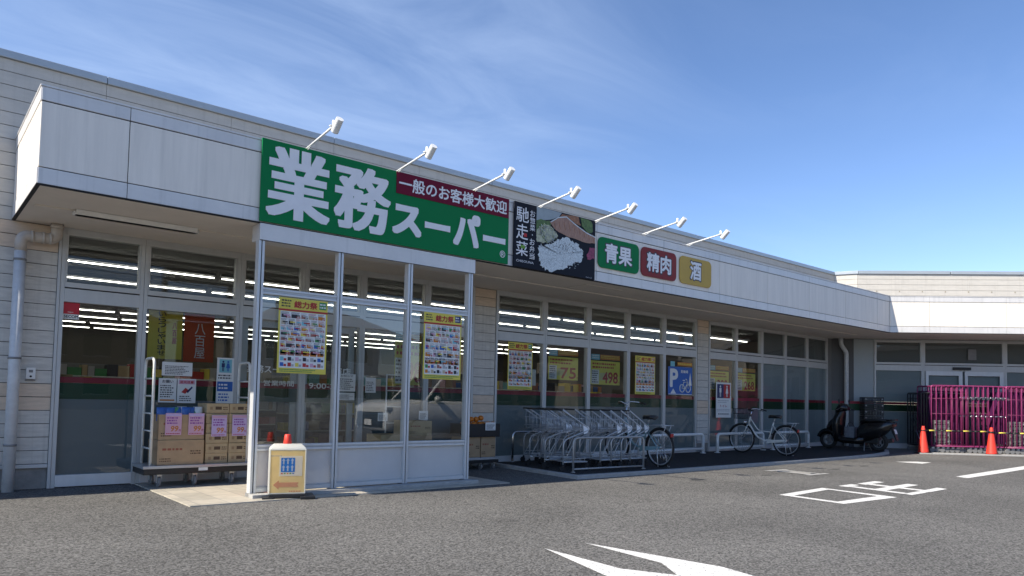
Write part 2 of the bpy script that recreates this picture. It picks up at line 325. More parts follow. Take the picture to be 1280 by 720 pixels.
        if bevel:
            b = o.modifiers.new('bevel', 'BEVEL'); b.width = bevel; b.segments = 2; b.limit_method = 'ANGLE'; b.angle_limit = R_(40)
        if kind: o['kind'] = kind
        return o

def tag(o, label, cat, group=None):
    o['label'] = label; o['category'] = cat
    if group: o['group'] = group
    return o
def thing(name, label, cat, loc=(0, 0, 0), rotz=0, group=None, local=False):
    o = bpy.data.objects.new(name, None); COL.objects.link(o); o.location = loc; o.rotation_euler = (0, 0, rotz); o.empty_display_size = .2
    if local: LOCAL.append(o); o['_local'] = 1
    return tag(o, label, cat, group)
LOCAL = []
CHILD = {}
def kids(o):
    return [c for c in COL.objects if c.parent == o]
def dup(root, loc, rotz, label, group=None):
    r = root.copy(); COL.objects.link(r); r.location = loc; r.rotation_euler = (0, 0, rotz); r['label'] = label
    if group: r['group'] = group
    for ch in kids(root):
        c = ch.copy(); COL.objects.link(c); c.parent = r
        for g in kids(ch):
            d = g.copy(); COL.objects.link(d); d.parent = c
    return r
def struct(o): o['kind'] = 'structure'; return o

# ------------------------------------------------------------------ ground
YW, YC = 10.03, 8.08
MAIN = Fr((0, YW)); CAN = Fr((0, YC))
K = (19.54, 8.08); S2 = math.sqrt(.5)
WIN = Fr((K[0] + S2 * 1.94, K[1] + S2 * 1.94), 45); WCAN = Fr(K, 45)
mb = MB(); mb.face([(-150, -150, 0), (250, -150, 0), (250, 250, 0), (-150, 250, 0)], ASPH); struct(mb.build('ground', org=(0, 0, 0)))
mb = MB(); pts = [(2.3, 7.72), (6.48, 7.70), (6.48, 10.0), (2.3, 10.0)]
mb.prism(pts, 'z', -.02, .012, TILE); struct(mb.build('entrance_paving', org=(0, 0, 0)))
# walkway under the canopy with its concrete kerb
wk = [(7.72, 7.67), (9.7, 7.60), (13.7, 7.56), (16.2, 7.58), (17.6, 7.66), (18.8, 7.90), (19.6, 8.25), (20.2, 8.7)]
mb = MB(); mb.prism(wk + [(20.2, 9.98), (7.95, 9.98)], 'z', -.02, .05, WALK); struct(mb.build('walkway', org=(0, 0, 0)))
def strip(mb, line, w, z0, z1, m):
    L = [Vector((p[0], p[1], 0)) for p in line]; A = []; B = []
    for i, p in enumerate(L):
        t = (L[min(i + 1, len(L) - 1)] - L[max(i - 1, 0)]).normalized(); nrm = Vector((-t.y, t.x, 0)); A.append(p + nrm * w / 2); B.append(p - nrm * w / 2)
    rg = [[(a.x, a.y, z0), (a.x, a.y, z1), (b.x, b.y, z1), (b.x, b.y, z0)] for a, b in zip(A, B)]
    mb.rings([[Vector(p) for p in r] for r in rg], m, smooth=False)
mb = MB(); strip(mb, [(7.93, 9.9)] + [(7.72, 7.63)], .10, -.02, .056, CONC); strip(mb, [(7.67, 7.62)] + [(x, y - .05) for x, y in wk[1:]], .10, -.02, .058, CONC)
struct(mb.build('kerb', bevel=.008, org=(0, 0, 0)))
mb = MB(); strip(mb, [(19.85, 7.55), (24.6, 2.75)], .34, -.02, .03, CONC); struct(mb.build('gutter_strip', bevel=.006, org=(0, 0, 0)))
mb = MB(); strip(mb, [(3.0, 7.97), (6.1, 7.97)], .13, -.02, .05, CONC); struct(mb.build('screen_kerb', bevel=.006, org=(0, 0, 0)))
# painted markings
def marking(polys, z=.004):
    mb = MB()
    for p in polys: mb.face([(x, y, z) for x, y in p], PAINT)
    return struct(mb.build('road_marking', org=(0, 0, 0)))
ko = [(8.70, 4.97), (9.99, 5.05), (9.86, 3.99), (8.59, 4.08)]; ki = [(8.8, 4.82), (9.87, 4.9), (9.74, 4.19), (8.73, 4.22)]
marking([[ko[i], ko[(i + 1) % 4], ki[(i + 1) % 4], ki[i]] for i in range(4)])
marking([[(10.46, 5.05), (10.87, 5.05), (10.87, 4.93), (10.44, 4.90)], [(11.03, 5.04), (11.68, 5.06), (11.64, 4.9), (11.01, 4.9)], [(10.45, 4.57), (11.74, 4.61), (11.72, 4.44), (10.43, 4.41)]])
marking([[(10.33, 4.10), (10.79, 4.11), (10.75, 3.98), (10.29, 3.98)], [(10.92, 4.11), (11.58, 4.14), (11.54, 3.99), (10.9, 3.98)]], .0045)
marking([[(10.47, 4.90), (10.62, 4.90), (10.46, 4.11), (10.31, 4.10)], [(11.03, 4.89), (11.2, 4.89), (11.08, 4.11), (10.92, 4.11)], [(10.79, 4.11), (10.92, 4.11), (10.9, 3.99), (10.75, 3.99)]], .005)
marking([[(3.89, 4.19), (3.86, 3.38), (4.03, 3.04), (3.98, 2.5), (3.45, 2.5), (3.63, 3.32)], [(4.31, 4.17), (4.5, 3.0), (4.40, 2.5), (3.985, 2.5), (4.035, 3.04), (4.24, 3.33)]])
marking([[(13.8, 4.64), (13.68, 4.42), (16.02, 4.44), (18.9, 4.5), (18.9, 4.74), (16.7, 4.70)]])
marking([[(16.25, 6.62), (16.30, 6.1), (16.82, 6.12), (16.77, 6.4)]])
mb = MB(); mb.box(11.86, 11.99, 6.2, 6.72, .001, .010, CONCD)
for p in ([(11.6, 6.92), (12.2, 6.86), (12.17, 6.75), (11.63, 6.79)], [(11.55, 6.17), (12.18, 6.12), (12.17, 6.02), (11.56, 6.06)], [(11.72, 6.79), (11.84, 6.78), (11.8, 6.16), (11.68, 6.17)], [(12.0, 6.77), (12.1, 6.76), (12.06, 6.12), (11.99, 6.13)]):
    mb.face([(x, y, .006) for x, y in p], CONC)
struct(mb.build('drain_cover', org=(0, 0, 0)))
PATCH = M('old_patch', (.06, .058, .055), .9, var=.2)
for x, y in ((10.93, 6.47), (13.18, 6.44), (14.47, 6.49), (9.25, 6.62)):
    mb = MB(); mb.prism([(x + .16 * math.cos(a * .7854) * random.uniform(.8, 1.1), y + .07 * math.sin(a * .7854) * random.uniform(.8, 1.1)) for a in range(8)], 'z', -.01, .003, PATCH)
    struct(mb.build('asphalt_patch', org=(0, 0, 0)))

# ------------------------------------------------------------------ the shop
shop = thing('supermarket', 'long single storey supermarket with grey canopy and glazed front', 'building', (0, YW, 0))
def siding(mb, s0, s1, z0, z1, peach=(), m=SIDING, d0=-.016, bh=.155, joints=()):
    z = z0; i = 0
    cuts = [s0] + [j for j in joints if s0 < j < s1] + [s1]
    while z < z1 - .01:
        t = min(z + bh, z1); k = PEACH if any(a <= (z + t) / 2 <= b for a, b in peach) else m
        for a, b in zip(cuts, cuts[1:]): mb.box(a + .002, b - .002, d0, .004, z + .0038, t - .0038, k)
        z = t
PZ = ((.96, 1.29), (2.77, 3.08))
def wall_part(name, fr, s0, s1, z0, z1, **kw):
    mb = MB(fr); mb.box(s0, s1, .0, .14, z0, z1, DARK); siding(mb, s0, s1, z0, z1, **kw); return mb.build(name, shop)
wall_part('wall', MAIN, -7, 1.37, .29, 3.08, peach=PZ)
wall_part('upper_wall', MAIN, -7, 20.5, 3.08, 4.93, m=UPPER, joints=[1.79 - 3.03, 1.79] + [1.79 + 1.52 * i for i in range(1, 13)])
for s0, s1 in ((7.56, 8.02), (13.98, 14.40)):
    wall_part('pier', MAIN, s0, s1, .29, 3.1, peach=PZ)
    mb = MB(MAIN); mb.box(s0, s1, 0.01, .14, 0, .24, CONCD); mb.box(s0 - .01, s1 + .01, -.03, .14, .243, .287, ALUD); mb.build('plinth', shop, bevel=.004)
mb = MB(MAIN); mb.box(-7, 1.37, .01, .14, 0, .24, CONCD); mb.box(-7, 1.37, -.03, .14, .243, .287, ALUD); mb.build('plinth', shop, bevel=.004)
mb = MB(MAIN); mb.box(20.113, 20.40, -.02, .14, 0, 3.1, BLINDT); mb.build('pier', shop)
# chamfer and wing upper walls
CH = Fr((20.5, 10.03), 67.5); WUP = Fr((20.74, 9.45), 45)
wall_part('upper_wall', CH, 0, .628, 3.08, 4.93, m=UPPER)
wall_part('upper_wall', WUP, 0, 10, 3.08, 4.93, m=UPPER, joints=[3.03, 6.06, 9.09])
mb = MB(MAIN)
for i in range(-3, 10): mb.box(-1.24 + 3.03 * i + .003 - .0, min(20.53, -1.24 + 3.03 * (i + 1) - .003), -.05, .2, 4.93, 5.02, COPING) if -1.24 + 3.03 * i < 20.4 else None
mb.build('coping', shop, bevel=.006)
mb = MB(CH); mb.box(.03, .65, -.05, .2, 4.931, 5.022, COPING); mb.build('coping', shop, bevel=.006)
mb = MB(WUP)
for i in range(4): mb.box(.02 + 2.5 * i, 2.5 * (i + 1) - .004, -.051, .2, 4.932, 5.024, COPING)
mb.build('coping', shop, bevel=.006)
VENT = M('vent_dot', (.33, .29, .22), .8, var=0)
mb = MB(WUP)
for i in range(14):
    for z in (4.42, 4.25): mb.box(.5 + .62 * i, .53 + .62 * i, -.022, -.014, z, z + .035, VENT)
mb.build('wall_screws', shop)
# roof, floor, back walls
mb = MB(); mb.prism([(-7, 10.2), (20.5, 10.2), (20.95, 9.6), (28, 2.6), (34, 9), (34, 32), (-7, 32)], 'z', 4.7, 4.85, CONCD); mb.build('roof', shop)
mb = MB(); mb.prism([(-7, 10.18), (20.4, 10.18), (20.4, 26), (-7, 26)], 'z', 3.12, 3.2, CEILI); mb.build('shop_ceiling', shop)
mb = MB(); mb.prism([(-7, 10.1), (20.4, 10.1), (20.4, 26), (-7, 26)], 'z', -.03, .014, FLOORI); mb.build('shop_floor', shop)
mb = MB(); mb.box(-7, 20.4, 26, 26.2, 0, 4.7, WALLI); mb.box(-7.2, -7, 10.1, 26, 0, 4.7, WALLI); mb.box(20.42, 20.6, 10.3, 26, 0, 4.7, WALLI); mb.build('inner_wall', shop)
# canopy
ZG1, ZG2, ZB, ZT = 3.89, 3.252, 3.08, 4.04
joints = [.905, 1.67] + [1.67 + 1.715 * i for i in range(1, 11)] + [19.54]
def canopy_run(fr, js, dback):
    mb = MB(fr); mb.box(js[0] + .01, js[-1] - .005, .012, .1, ZB + .01, ZT - .012, DARK); mb.build('canopy_backing', shop)
    mb = MB(fr)
    for a, b in zip(js, js[1:]): mb.box(a + .004, b - .004, 0, .03, ZG2 + .006, ZG1 - .006, FASCIA)
    mb.build('canopy_panel', shop, bevel=.003)
    mb = MB(fr)
    for a, b in zip(js, js[1:]):
        mb.box(a + .003, b - .003, -.006, .05, ZG1 + .004, ZT - .016, BAND); mb.box(a + .003, b - .003, -.006, .05, ZB + .016, ZG2 - .004, BAND)
    mb.build('canopy_band', shop, bevel=.003)
    mb = MB(fr); mb.box(js[0] - .006, js[-1] + .0, -.014, .12, ZT - .013, ZT + .004, BAND); mb.box(js[0] - .004, js[-1], -.010, .03, ZB + .002, ZB + .013, DARK); mb.build('canopy_edge', shop)
canopy_run(CAN, joints, 1.9); wj = [.0, .99, 2.87, 4.75, 6.63, 8.51, 10]
canopy_run(WCAN, [.006] + wj[1:], 1.9)
mb = MB(); mb.box(.905, .93, 8.09, 10.0, ZG2 + .006, ZG1 - .006, FASCIA); mb.box(.899, .95, 8.079, 10.0, ZG1 + .004, ZT - .016, BAND); mb.box(.899, .95, 8.079, 10.0, ZB + .016, ZG2 - .004, BAND)
mb.box(.92, 1.0, 8.1, 10.01, ZB + .01, ZT - .014, DARK); mb.box(.892, 1.0, 8.07, 10.01, ZT - .0135, ZT + .005, BAND); mb.box(.897, .935, 8.075, 10.0, ZB + .001, ZB + .0125, DARK); mb.build('canopy_end', shop, bevel=.003)
mb = MB(); mb.prism([(.935, 8.11), (19.55, 8.11), (20.33, 10.01), (.935, 10.01)], 'z', 3.084, 3.13, SOFFIT)
mb.box(1.0, 19.6, 8.96, 9.06, 3.07, 3.0835, SOFFIT)
mb.prism([(8.62, 8.38), (9.5, 8.38), (9.5, 8.9), (8.62, 8.9)], 'z', 3.077, 3.0836, SOFFIT); mb.build('soffit', shop)
mb = MB(); mb.prism([(19.64, 8.13), (26.6, 1.17), (28.0, 2.5), (20.37, 10.0)], 'z', 3.0955, 3.1305, SOFFIT); mb.build('soffit', shop)
mb = MB(); mb.prism([(1.0, 8.17), (19.57, 8.17), (20.45, 10.02), (1.0, 10.02)], 'z', 3.9, 3.96, CONCD); mb.prism([(19.64, 8.13), (26.6, 1.17), (28.0, 2.5), (20.7, 9.6)], 'z', 3.901, 3.961, CONCD); mb.build('canopy_roof', shop)
mb = MB(); mb.box(1.34, 2.62, 8.90, 9.0, 3.03, 3.069, WHITEP); mb.prism([(8.87, 3.08), (8.9, 3.03), (9.0, 3.03), (9.03, 3.08)], 'x', 1.36, 2.60, WHITEP); mb.build('soffit_light', shop, bevel=.004)

# windows ----------------------------------------------------------
def window(fr, a, b, film='low', top=True, door=None):
    """one bay from a to b: frame (part), panes and film (sub-parts)"""
    mb = MB(fr); d0, d1 = -.03, .07
    g = .045
    # stile left, head, transom sill, band, bottom rail
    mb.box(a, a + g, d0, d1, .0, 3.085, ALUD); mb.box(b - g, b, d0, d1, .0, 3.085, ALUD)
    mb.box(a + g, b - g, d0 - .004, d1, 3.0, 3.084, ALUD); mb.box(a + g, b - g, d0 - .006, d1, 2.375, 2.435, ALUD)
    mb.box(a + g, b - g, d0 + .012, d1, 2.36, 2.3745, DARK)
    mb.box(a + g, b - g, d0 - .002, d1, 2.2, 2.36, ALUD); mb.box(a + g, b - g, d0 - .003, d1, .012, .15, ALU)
    for x in (a + g, b - g - .022): mb.box(x, x + .022, d0 + .01, d1 - .01, 2.436, 2.999, ALUD)
    f = mb.build('window', shop, bevel=.003)
    mb = MB(fr); mb.face([(a + g + .02, .02, 2.43), (b - g - .02, .02, 2.43), (b - g - .02, .02, 3.0), (a + g + .02, .02, 3.0)], GLASS)
    mb.face([(a + g, .02, .15), (b - g, .02, .15), (b - g, .02, 2.2), (a + g, .02, 2.2)], GLASS); mb.build('pane', f)
    mb = MB(fr); d = .026
    if film == 'low':
        mb.box(a + g, b - g, d, d + .003, .15, 1.045, FROST if a < 7.6 else FROST2)
    if film == 'full':
        mb.box(a + g, b - g, d, d + .003, .15, 1.045, BLIND); mb.box(a + g, b - g, d, d + .003, 1.312, 2.2, BLIND); mb.box(a + g, b - g, d, d + .003, 2.43, 3.0, BLINDT)
    if film in ('low', 'full', 'stripe'):
        mb.box(a + g, b - g, d, d + .003, 1.047, 1.238, GRNF); mb.box(a + g, b - g, d, d + .003, 1.24, 1.31, REDF)
    if mb.mats: mb.build('window_film', f)
    else: mb.bm.free()
    return f
mb = MB(MAIN); mb.box(1.372, 1.402, -.04, .1, 0, 3.09, ALUD); mb.build('window_jamb', shop, bevel=.003)
for a, b, fl in ((1.405, 2.31, 'low'), (2.313, 3.52, 'low'), (3.523, 4.455, 'stripe'), (4.458, 5.40, 'stripe'), (5.403, 6.58, 'low'), (6.583, 7.55, 'low')):
    window(MAIN, a, b, fl)
for i in range(5): window(MAIN, 8.03 + 1.183 * i, 8.03 + 1.183 * (i + 1) - .003, 'low')
for i in range(5): window(MAIN, 14.41 + 1.14 * i, 14.41 + 1.14 * (i + 1) - .003, 'low' if i < 2 else 'full')
# sliding door leaves behind the screen
for a, b in ((3.60, 4.42), (4.49, 5.33)):
    mb = MB(MAIN)
    for x0, x1 in ((a, a + .09), (b - .09, b)): mb.box(x0, x1, .08, .12, .03, 2.2, ALU)
    mb.box(a + .09, b - .09, .081, .119, .03, .12, ALU); mb.box(a + .09, b - .09, .081, .119, 2.1, 2.2, ALU)
    dr = mb.build('sliding_door', shop, bevel=.003)
    mb = MB(MAIN); mb.face([(a + .09, .1, .12), (b - .09, .1, .12), (b - .09, .1, 2.1), (a + .09, .1, 2.1)], GLASS); mb.build('pane', dr)
mb = MB(MAIN)
mb.text('業務スーパー', 3.66, 4.36, 1.45, 1.56, -.004, PAPER, .02); mb.build('door_lettering', shop); mb = MB(MAIN); mb.text('西店', 4.95, 5.24, 1.45, 1.57, -.004, PAPER, .02); mb.build('door_lettering', shop); mb = MB(MAIN)
mb.text('営業時間', 3.9, 4.34, 1.27, 1.35, -.004, PAPER, .01); mb.build('door_lettering', shop); mb = MB(MAIN); mb.text('9:00-21:00', 4.57, 5.26, 1.25, 1.33, -.004, PAPER, .02); mb.build('door_lettering', shop)
# wing bays
mb = MB(WIN); mb.box(-.8, -.19, -.012, .14, 0, 3.1, M('dark_panel', (.09, .092, .095), .7)); mb.build('pier', shop)
mb = MB(WIN); mb.box(-.8, -.185, -.02, -.012, 1.047, 1.238, GRNF); mb.box(-.8, -.185, -.02, -.012, 1.24, 1.31, REDF); mb.build('wall_stripe', shop)
mb = MB(WIN); mb.box(-.185, .36, -.005, .05, 0, 3.1, BLIND); mb.box(-.183, .36, -.012, -.004, 1.047, 1.238, GRNF); mb.box(-.183, .36, -.012, -.004, 1.24, 1.31, REDF); mb.build('wall_panel', shop)
for a, b in ((.37, 1.69), (1.693, 3.89), (3.893, 5.2), (5.203, 6.5), (6.503, 7.8), (7.803, 9.1)):
    window(WIN, a, b, 'full')
mb = MB(WIN)
for a, b in ((1.75, 2.74), (2.80, 3.83)):
    for x0, x1 in ((a, a + .08), (b - .1, b)): mb.box(x0, x1, -.06, -.034, .03, 2.2, ALU)
    mb.box(a + .08, b - .1, -.059, -.035, 2.08, 2.2, ALU)
mb.box(2.48, 2.95, -.1, -.04, 2.24, 2.32, BLACKP); mb.box(2.9, 3.12, -.045, -.036, 2.53, 2.83, GREYP); mb.build('sliding_door', shop, bevel=.003)
# rain pipes
mb = MB(); mb.bend([(1.33, 9.88, 3.09), (1.33, 9.88, 2.90), (.985, 9.88, 2.90), (.985, 9.88, 2.72)], .062, PVCB, .1, 14, 6)
for x in (1.09, 1.2, 1.27): mb.cyl((x - .014, 9.88, 2.90), (x + .014, 9.88, 2.90), .068, PVCB)
mb.cyl((1.33, 9.88, 3.03), (1.33, 9.88, 3.07), .07, PVCB)
pp = mb.build('rain_pipe', shop)
mb = MB(); mb.cyl((.985, 9.88, .0), (.985, 9.88, 2.72), .06, PVC, n=18); mb.build('pipe_run', pp)
mb = MB()
for z in (2.62, 1.5, .52):
    mb.cyl((.985, 9.88, z - .012), (.985, 9.88, z + .012), .064, GREYP); mb.box(.93, 1.04, 9.94, 10.03, z - .01, z + .01, GREYP)
mb.build('pipe_bracket', pp)
mb = MB(); mb.bend([(20.30, 9.72, 3.09), (20.30, 9.72, 2.9), (20.5, 9.66, 2.68), (20.5, 9.66, .05)], .06, PVC, .08, 12, 5); mb.build('rain_pipe', shop)
# ceiling lights in rows
def lightbar(x, y, parent):
    mb = MB(); mb.box(x, x + 2.42, y - .03, y + .03, 2.985, 3.03, GREYP); mb.cyl((x + .02, y, 2.955), (x + 2.40, y, 2.955), .009, TUBE, n=8); return mb.build('ceiling_light', parent)
for r in range(8):
    for c in range(8): lightbar(-1.2 + 2.5 * c + (.4 if r % 2 else 0), 11.7 + 1.72 * r, shop)

# entry box beside the first window
mb = MB(); mb.box(1.11, 1.2, 9.965, 10.014, 1.27, 1.40, WHITEP); mb.box(1.105, 1.205, 9.99, 10.013, 1.25, 1.262, GREYP); mb.box(1.135, 1.175, 9.962, 9.966, 1.345, 1.375, GREYP); mb.cyl((1.155, 9.965, 1.30), (1.155, 9.958, 1.30), .012, BLACKP)
tag(mb.build('entry_box', bevel=.006), 'small pale switch box on the grey siding beside the rain pipe', 'switch box')

# ------------------------------------------------------------------ glass screen
scr = thing('glass_screen', 'free standing aluminium and glass wind screen before the entrance', 'screen', (4.53, 8.1, 0))
mb = MB(); mb.box(3.03, 6.07, 8.055, 8.3, 2.892, 3.082, BAND); mb.box(3.032, 6.068, 8.05, 8.06, 2.885, 2.8925, DARK); mb.build('header', scr, bevel=.006)
PX = [3.0585, 4.0355, 5.026, 6.004]
for i, x in enumerate(PX):
    mb = MB(); mb.box(x - .034, x - .006, 8.06, 8.16, .02, 2.89, ALU); mb.box(x + .006, x + .034, 8.06, 8.16, .02, 2.89, ALU); mb.box(x - .006, x + .006, 8.07, 8.15, .02, 2.89, DARK); mb.box(x - .045, x + .045, 8.05, 8.17, .0, .05, GREYP); mb.build('post', scr, bevel=.003)
for a, b in zip(PX, PX[1:]):
    a += .0345; b -= .0345
    mb = MB(); mb.box(a, b, 8.07, 8.15, 2.335, 2.36, ALU); mb.box(a, b, 8.075, 8.145, 2.312, 2.334, ALUD); mb.box(a, b, 8.07, 8.15, 2.285, 2.311, ALU); mb.build('transom', scr, bevel=.003)
    mb = MB(); mb.box(a, b, 8.07, 8.15, .56, .585, ALU); mb.box(a, b, 8.078, 8.142, .545, .56, ALUD); mb.box(a, b, 8.07, 8.15, .515, .544, ALU); mb.build('sill', scr, bevel=.003)
    mb = MB(); mb.box(a, b, 8.07, 8.15, .055, .10, ALU); mb.box(a, b, 8.078, 8.142, .1, .112, ALUD); mb.build('bottom_rail', scr, bevel=.003)
    mb = MB(); mb.box(a, b, 8.105, 8.112, .112, .515, PANELG); mb.build('panel', scr)
    mb = MB(); mb.face([(a, 8.11, .585), (b, 8.11, .585), (b, 8.11, 2.285), (a, 8.11, 2.285)], SGLASS); mb.build('pane', scr)

# ------------------------------------------------------------------ signs on the canopy
SGREEN = M('sign_green', (.006, .19, .06), .55, var=.04, vs=2, spec=.12); SWHITE = M('sign_letter', (.82, .81, .82), .5, var=.04); SMAR = M('sign_maroon', (.16, .008, .03), .55, var=.04, spec=.15)
SNAVY = M('sign_navy', (.012, .014, .022), .55, var=.04, spec=.15); SRED2 = M('sign_red', (.25, .03, .03), .5, var=.04, spec=.2); SGOLD = M('sign_gold', (.55, .36, .08), .5, var=.04, spec=.2); OUTL = M('letter_outline', (.035, .035, .045), .5, var=0)
sg = thing('shop_sign', 'long green shop sign with large white lettering over the screen', 'sign', (4.82, 8.05, 3.1))
mb = MB(); mb.box(3.01, 6.64, 8.035, 8.06, 3.1, 4.048, SGREEN); mb.build('sign_panel', sg, bevel=.003)
mb = MB(); mb.box(4.755, 6.63, 8.027, 8.034, 3.765, 4.045, SMAR); bnd = mb.build('sign_band', sg)
mb = MB(); D = 8.030
for ch, x0, x1, z0, z1, o in (('業', 3.07, 3.85, 3.17, 4.0, (.030, .016)), ('務', 3.9, 4.68, 3.18, 3.99, (.028, .016)), ('ス', 4.71, 5.15, 3.24, 3.63, (.022, .022)), ('ー', 5.2, 5.61, 3.39, 3.475, (.01, .012)), ('パ', 5.66, 6.12, 3.24, 3.70, (.022, .018)), ('ー', 6.17, 6.58, 3.37, 3.455, (.01, .012))):
    mb = MB(); mb.text(ch, x0, x1, z0, z1, D, SWHITE, 0, 4, sq=o); mb.build('letter', sg)
mb = MB(); mb.text('®', 6.48, 6.58, 3.18, 3.28, D, SWHITE, .01, 4); mb.build('registered_mark', sg)
mb = MB(); mb.text('一般のお客様大歓迎', 4.79, 6.59, 3.81, 4.0, 8.0235, SWHITE, .022, 3); mb.build('lettering', bnd)
# picture sign
ps = thing('picture_sign', 'black menu sign with a rice and grilled fish picture', 'sign', (7.6, 8.05, 3.09))
mb = MB(); mb.box(6.745, 8.45, 8.035, 8.06, 3.09, 4.05, SNAVY); mb.build('sign_panel', ps, bevel=.003)
mb = MB(); mb.text('馳', 6.775, 7.02, 3.76, 3.985, D, SWHITE, .008); mb.build('letter', ps); mb = MB(); mb.text('走', 6.78, 7.01, 3.505, 3.73, D, SWHITE, .008); mb.build('letter', ps); mb = MB(); mb.text('菜', 6.78, 7.01, 3.26, 3.475, D, SWHITE, .008)
mb.build('letter', ps); mb = MB(); mb.rect(6.925, 6.985, 3.55, 3.60, D - .003, M('ink_red', (.5, .02, .02), .5)); mb.rect(6.87, 6.95, 3.37, 3.42, D - .003, M('ink_green', (.15, .35, .03), .5))
mb.text('お惣菜・お弁当', 7.045, 7.145, 3.23, 3.97, D, SWHITE, .01, 2, vert=True); mb.text('CHISOUNA', 6.79, 7.13, 3.165, 3.2, D, SWHITE, 0, 2); mb.build('lettering', ps)
GRAIN = M('print_grain', (.72, .77, .79), .5); GRAIN2 = M('print_grain_dim', (.36, .42, .45), .5)
def blob(pts, j=.018, n=3):
    o = []
    for i, p in enumerate(pts):
        q = pts[(i + 1) % len(pts)]
        for k in range(n):
            u = k / n; o.append((p[0] + (q[0] - p[0]) * u + random.uniform(-j, j), p[1] + (q[1] - p[1]) * u + random.uniform(-j, j)))
    return [(min(8.445, max(7.175, x)), min(4.045, max(3.095, z))) for x, z in o]
RICE = M('print_rice', (.60, .65, .66), .5, var=.42, vs=55); SAL = M('print_salad', (.46, .47, .33), .5, var=.35, vs=30); LEAF = M('print_leaf', (.09, .16, .04), .5, var=.5, vs=30)
SALM = M('print_salmon', (.36, .20, .14), .5, var=.3, vs=22, stretch=(3, 1, 1)); FRY = M('print_fried', (.30, .13, .06), .5, var=.4, vs=30); PALE = M('print_pale', (.33, .38, .40), .5, var=.1, vs=12); PICK = M('print_pickle', (.28, .04, .10), .5, var=.5, vs=30)
mb = MB()
for k, (pts, m, j) in enumerate(((([(7.175, 4.045), (7.7, 4.04), (7.62, 3.96), (7.45, 3.89), (7.175, 3.84)]), PALE, .004),
    ([(7.18, 3.84), (7.45, 3.89), (7.5, 3.83), (7.4, 3.76), (7.21, 3.70), (7.18, 3.6)], LEAF, .02), ([(7.19, 3.61), (7.21, 3.73), (7.32, 3.8), (7.43, 3.82), (7.54, 3.75), (7.61, 3.66), (7.46, 3.55), (7.3, 3.5), (7.2, 3.53)], SAL, .02),
    ([(7.65, 3.97), (7.7, 4.03), (8.05, 4.045), (8.11, 3.91), (7.99, 3.92), (7.79, 4.0)], FRY, .012), ([(8.11, 4.03), (8.35, 4.04), (8.39, 3.85), (8.27, 3.83), (8.14, 3.91)], LEAF, .015),
    ([(7.44, 3.86), (7.62, 3.96), (7.79, 4.0), (7.99, 3.91), (8.24, 3.82), (8.44, 3.78), (8.44, 3.68), (8.24, 3.66), (8.0, 3.68), (7.77, 3.7), (7.57, 3.75)], SALM, .006),
    ([(8.26, 3.48), (8.33, 3.6), (8.44, 3.59), (8.44, 3.44), (8.28, 3.39)], PICK, .012),
    ([(7.22, 3.39), (7.27, 3.48), (7.46, 3.53), (7.65, 3.64), (7.85, 3.67), (8.06, 3.6), (8.18, 3.49), (8.17, 3.36), (7.95, 3.29), (7.75, 3.16), (7.47, 3.1), (7.31, 3.14), (7.24, 3.23)], RICE, .026))):
    b_ = blob(pts, j, 6 if m is RICE else 3); cx = sum(p[0] for p in b_) / len(b_); cz = sum(p[1] for p in b_) / len(b_); d = 8.0335 - .0006 * k
    for i in range(len(b_)): mb.face([(cx, d, cz), (b_[i][0], d, b_[i][1]), (b_[(i + 1) % len(b_)][0], d, b_[(i + 1) % len(b_)][1])], m)
for pts in ([(7.46, 3.868), (7.62, 3.965), (7.79, 4.005), (7.99, 3.918), (8.24, 3.828), (8.44, 3.79)],):
    for p, q in zip(pts, pts[1:]): mb.face([(p[0], 8.0287, p[1]), (q[0], 8.0287, q[1]), (q[0], 8.0287, q[1] - .018), (p[0], 8.0287, p[1] - .018)], RICE)
for i in range(9):
    u = i / 8; x = 7.52 + .85 * u; z = 3.86 - .08 * u + .05 * math.sin(u * 3.1); mb.face([(x, 8.0288, z + .03), (x + .012, 8.0288, z + .03), (x + .05, 8.0288, z - .09), (x + .036, 8.0288, z - .09)], FRY)
for i in range(150):
    x = random.uniform(7.22, 7.58); z = random.uniform(3.54, 3.80); a = random.uniform(0, 3.1); c_, s_ = math.cos(a) * .03, math.sin(a) * .03
    if (x - 7.4) ** 2 / .034 + (z - 3.67) ** 2 / .018 < 1: mb.face([(x - c_, 8.0289, z - s_), (x + c_, 8.0289, z + s_), (x + c_ + .006, 8.0289, z + s_ + .006), (x - c_ + .006, 8.0289, z - s_ + .006)], random.choice((RICE, SAL, LEAF, PALE)))
for i in range(260):
    a = random.uniform(0, 6.28); r_ = random.uniform(0, 1) ** .5; x = 7.70 + .44 * r_ * math.cos(a); z = 3.385 + .22 * r_ * math.sin(a) + (x - 7.7) * .12; c_, s_ = .014 * math.cos(a * 7), .014 * math.sin(a * 7)
    mb.face([(x - c_, 8.02868, z - s_), (x + c_, 8.02868, z + s_), (x + c_ - s_ * .4, 8.02868, z + s_ + c_ * .4), (x - c_ - s_ * .4, 8.02868, z - s_ + c_ * .4)], random.choice((RICE, GRAIN, GRAIN2)))
for i in range(90):
    a = random.uniform(0, 6.28); r_ = random.uniform(0, 1) ** .6; x = 7.72 + .28 * r_ * math.cos(a); z = 3.50 + .11 * r_ * math.sin(a)
    mb.rect(x, x + .009, z, z + .012, 8.0285, OUTL)
for i in range(40):
    x = random.uniform(7.3, 8.1); z = random.uniform(3.2, 3.55); mb.rect(x, x + .03, z, z + .008, 8.0286, PALE)
mb.text('イメージ', 8.24, 8.38, 3.105, 3.125, 8.0334, SWHITE, 0, 2); mb.build('food_picture', ps)
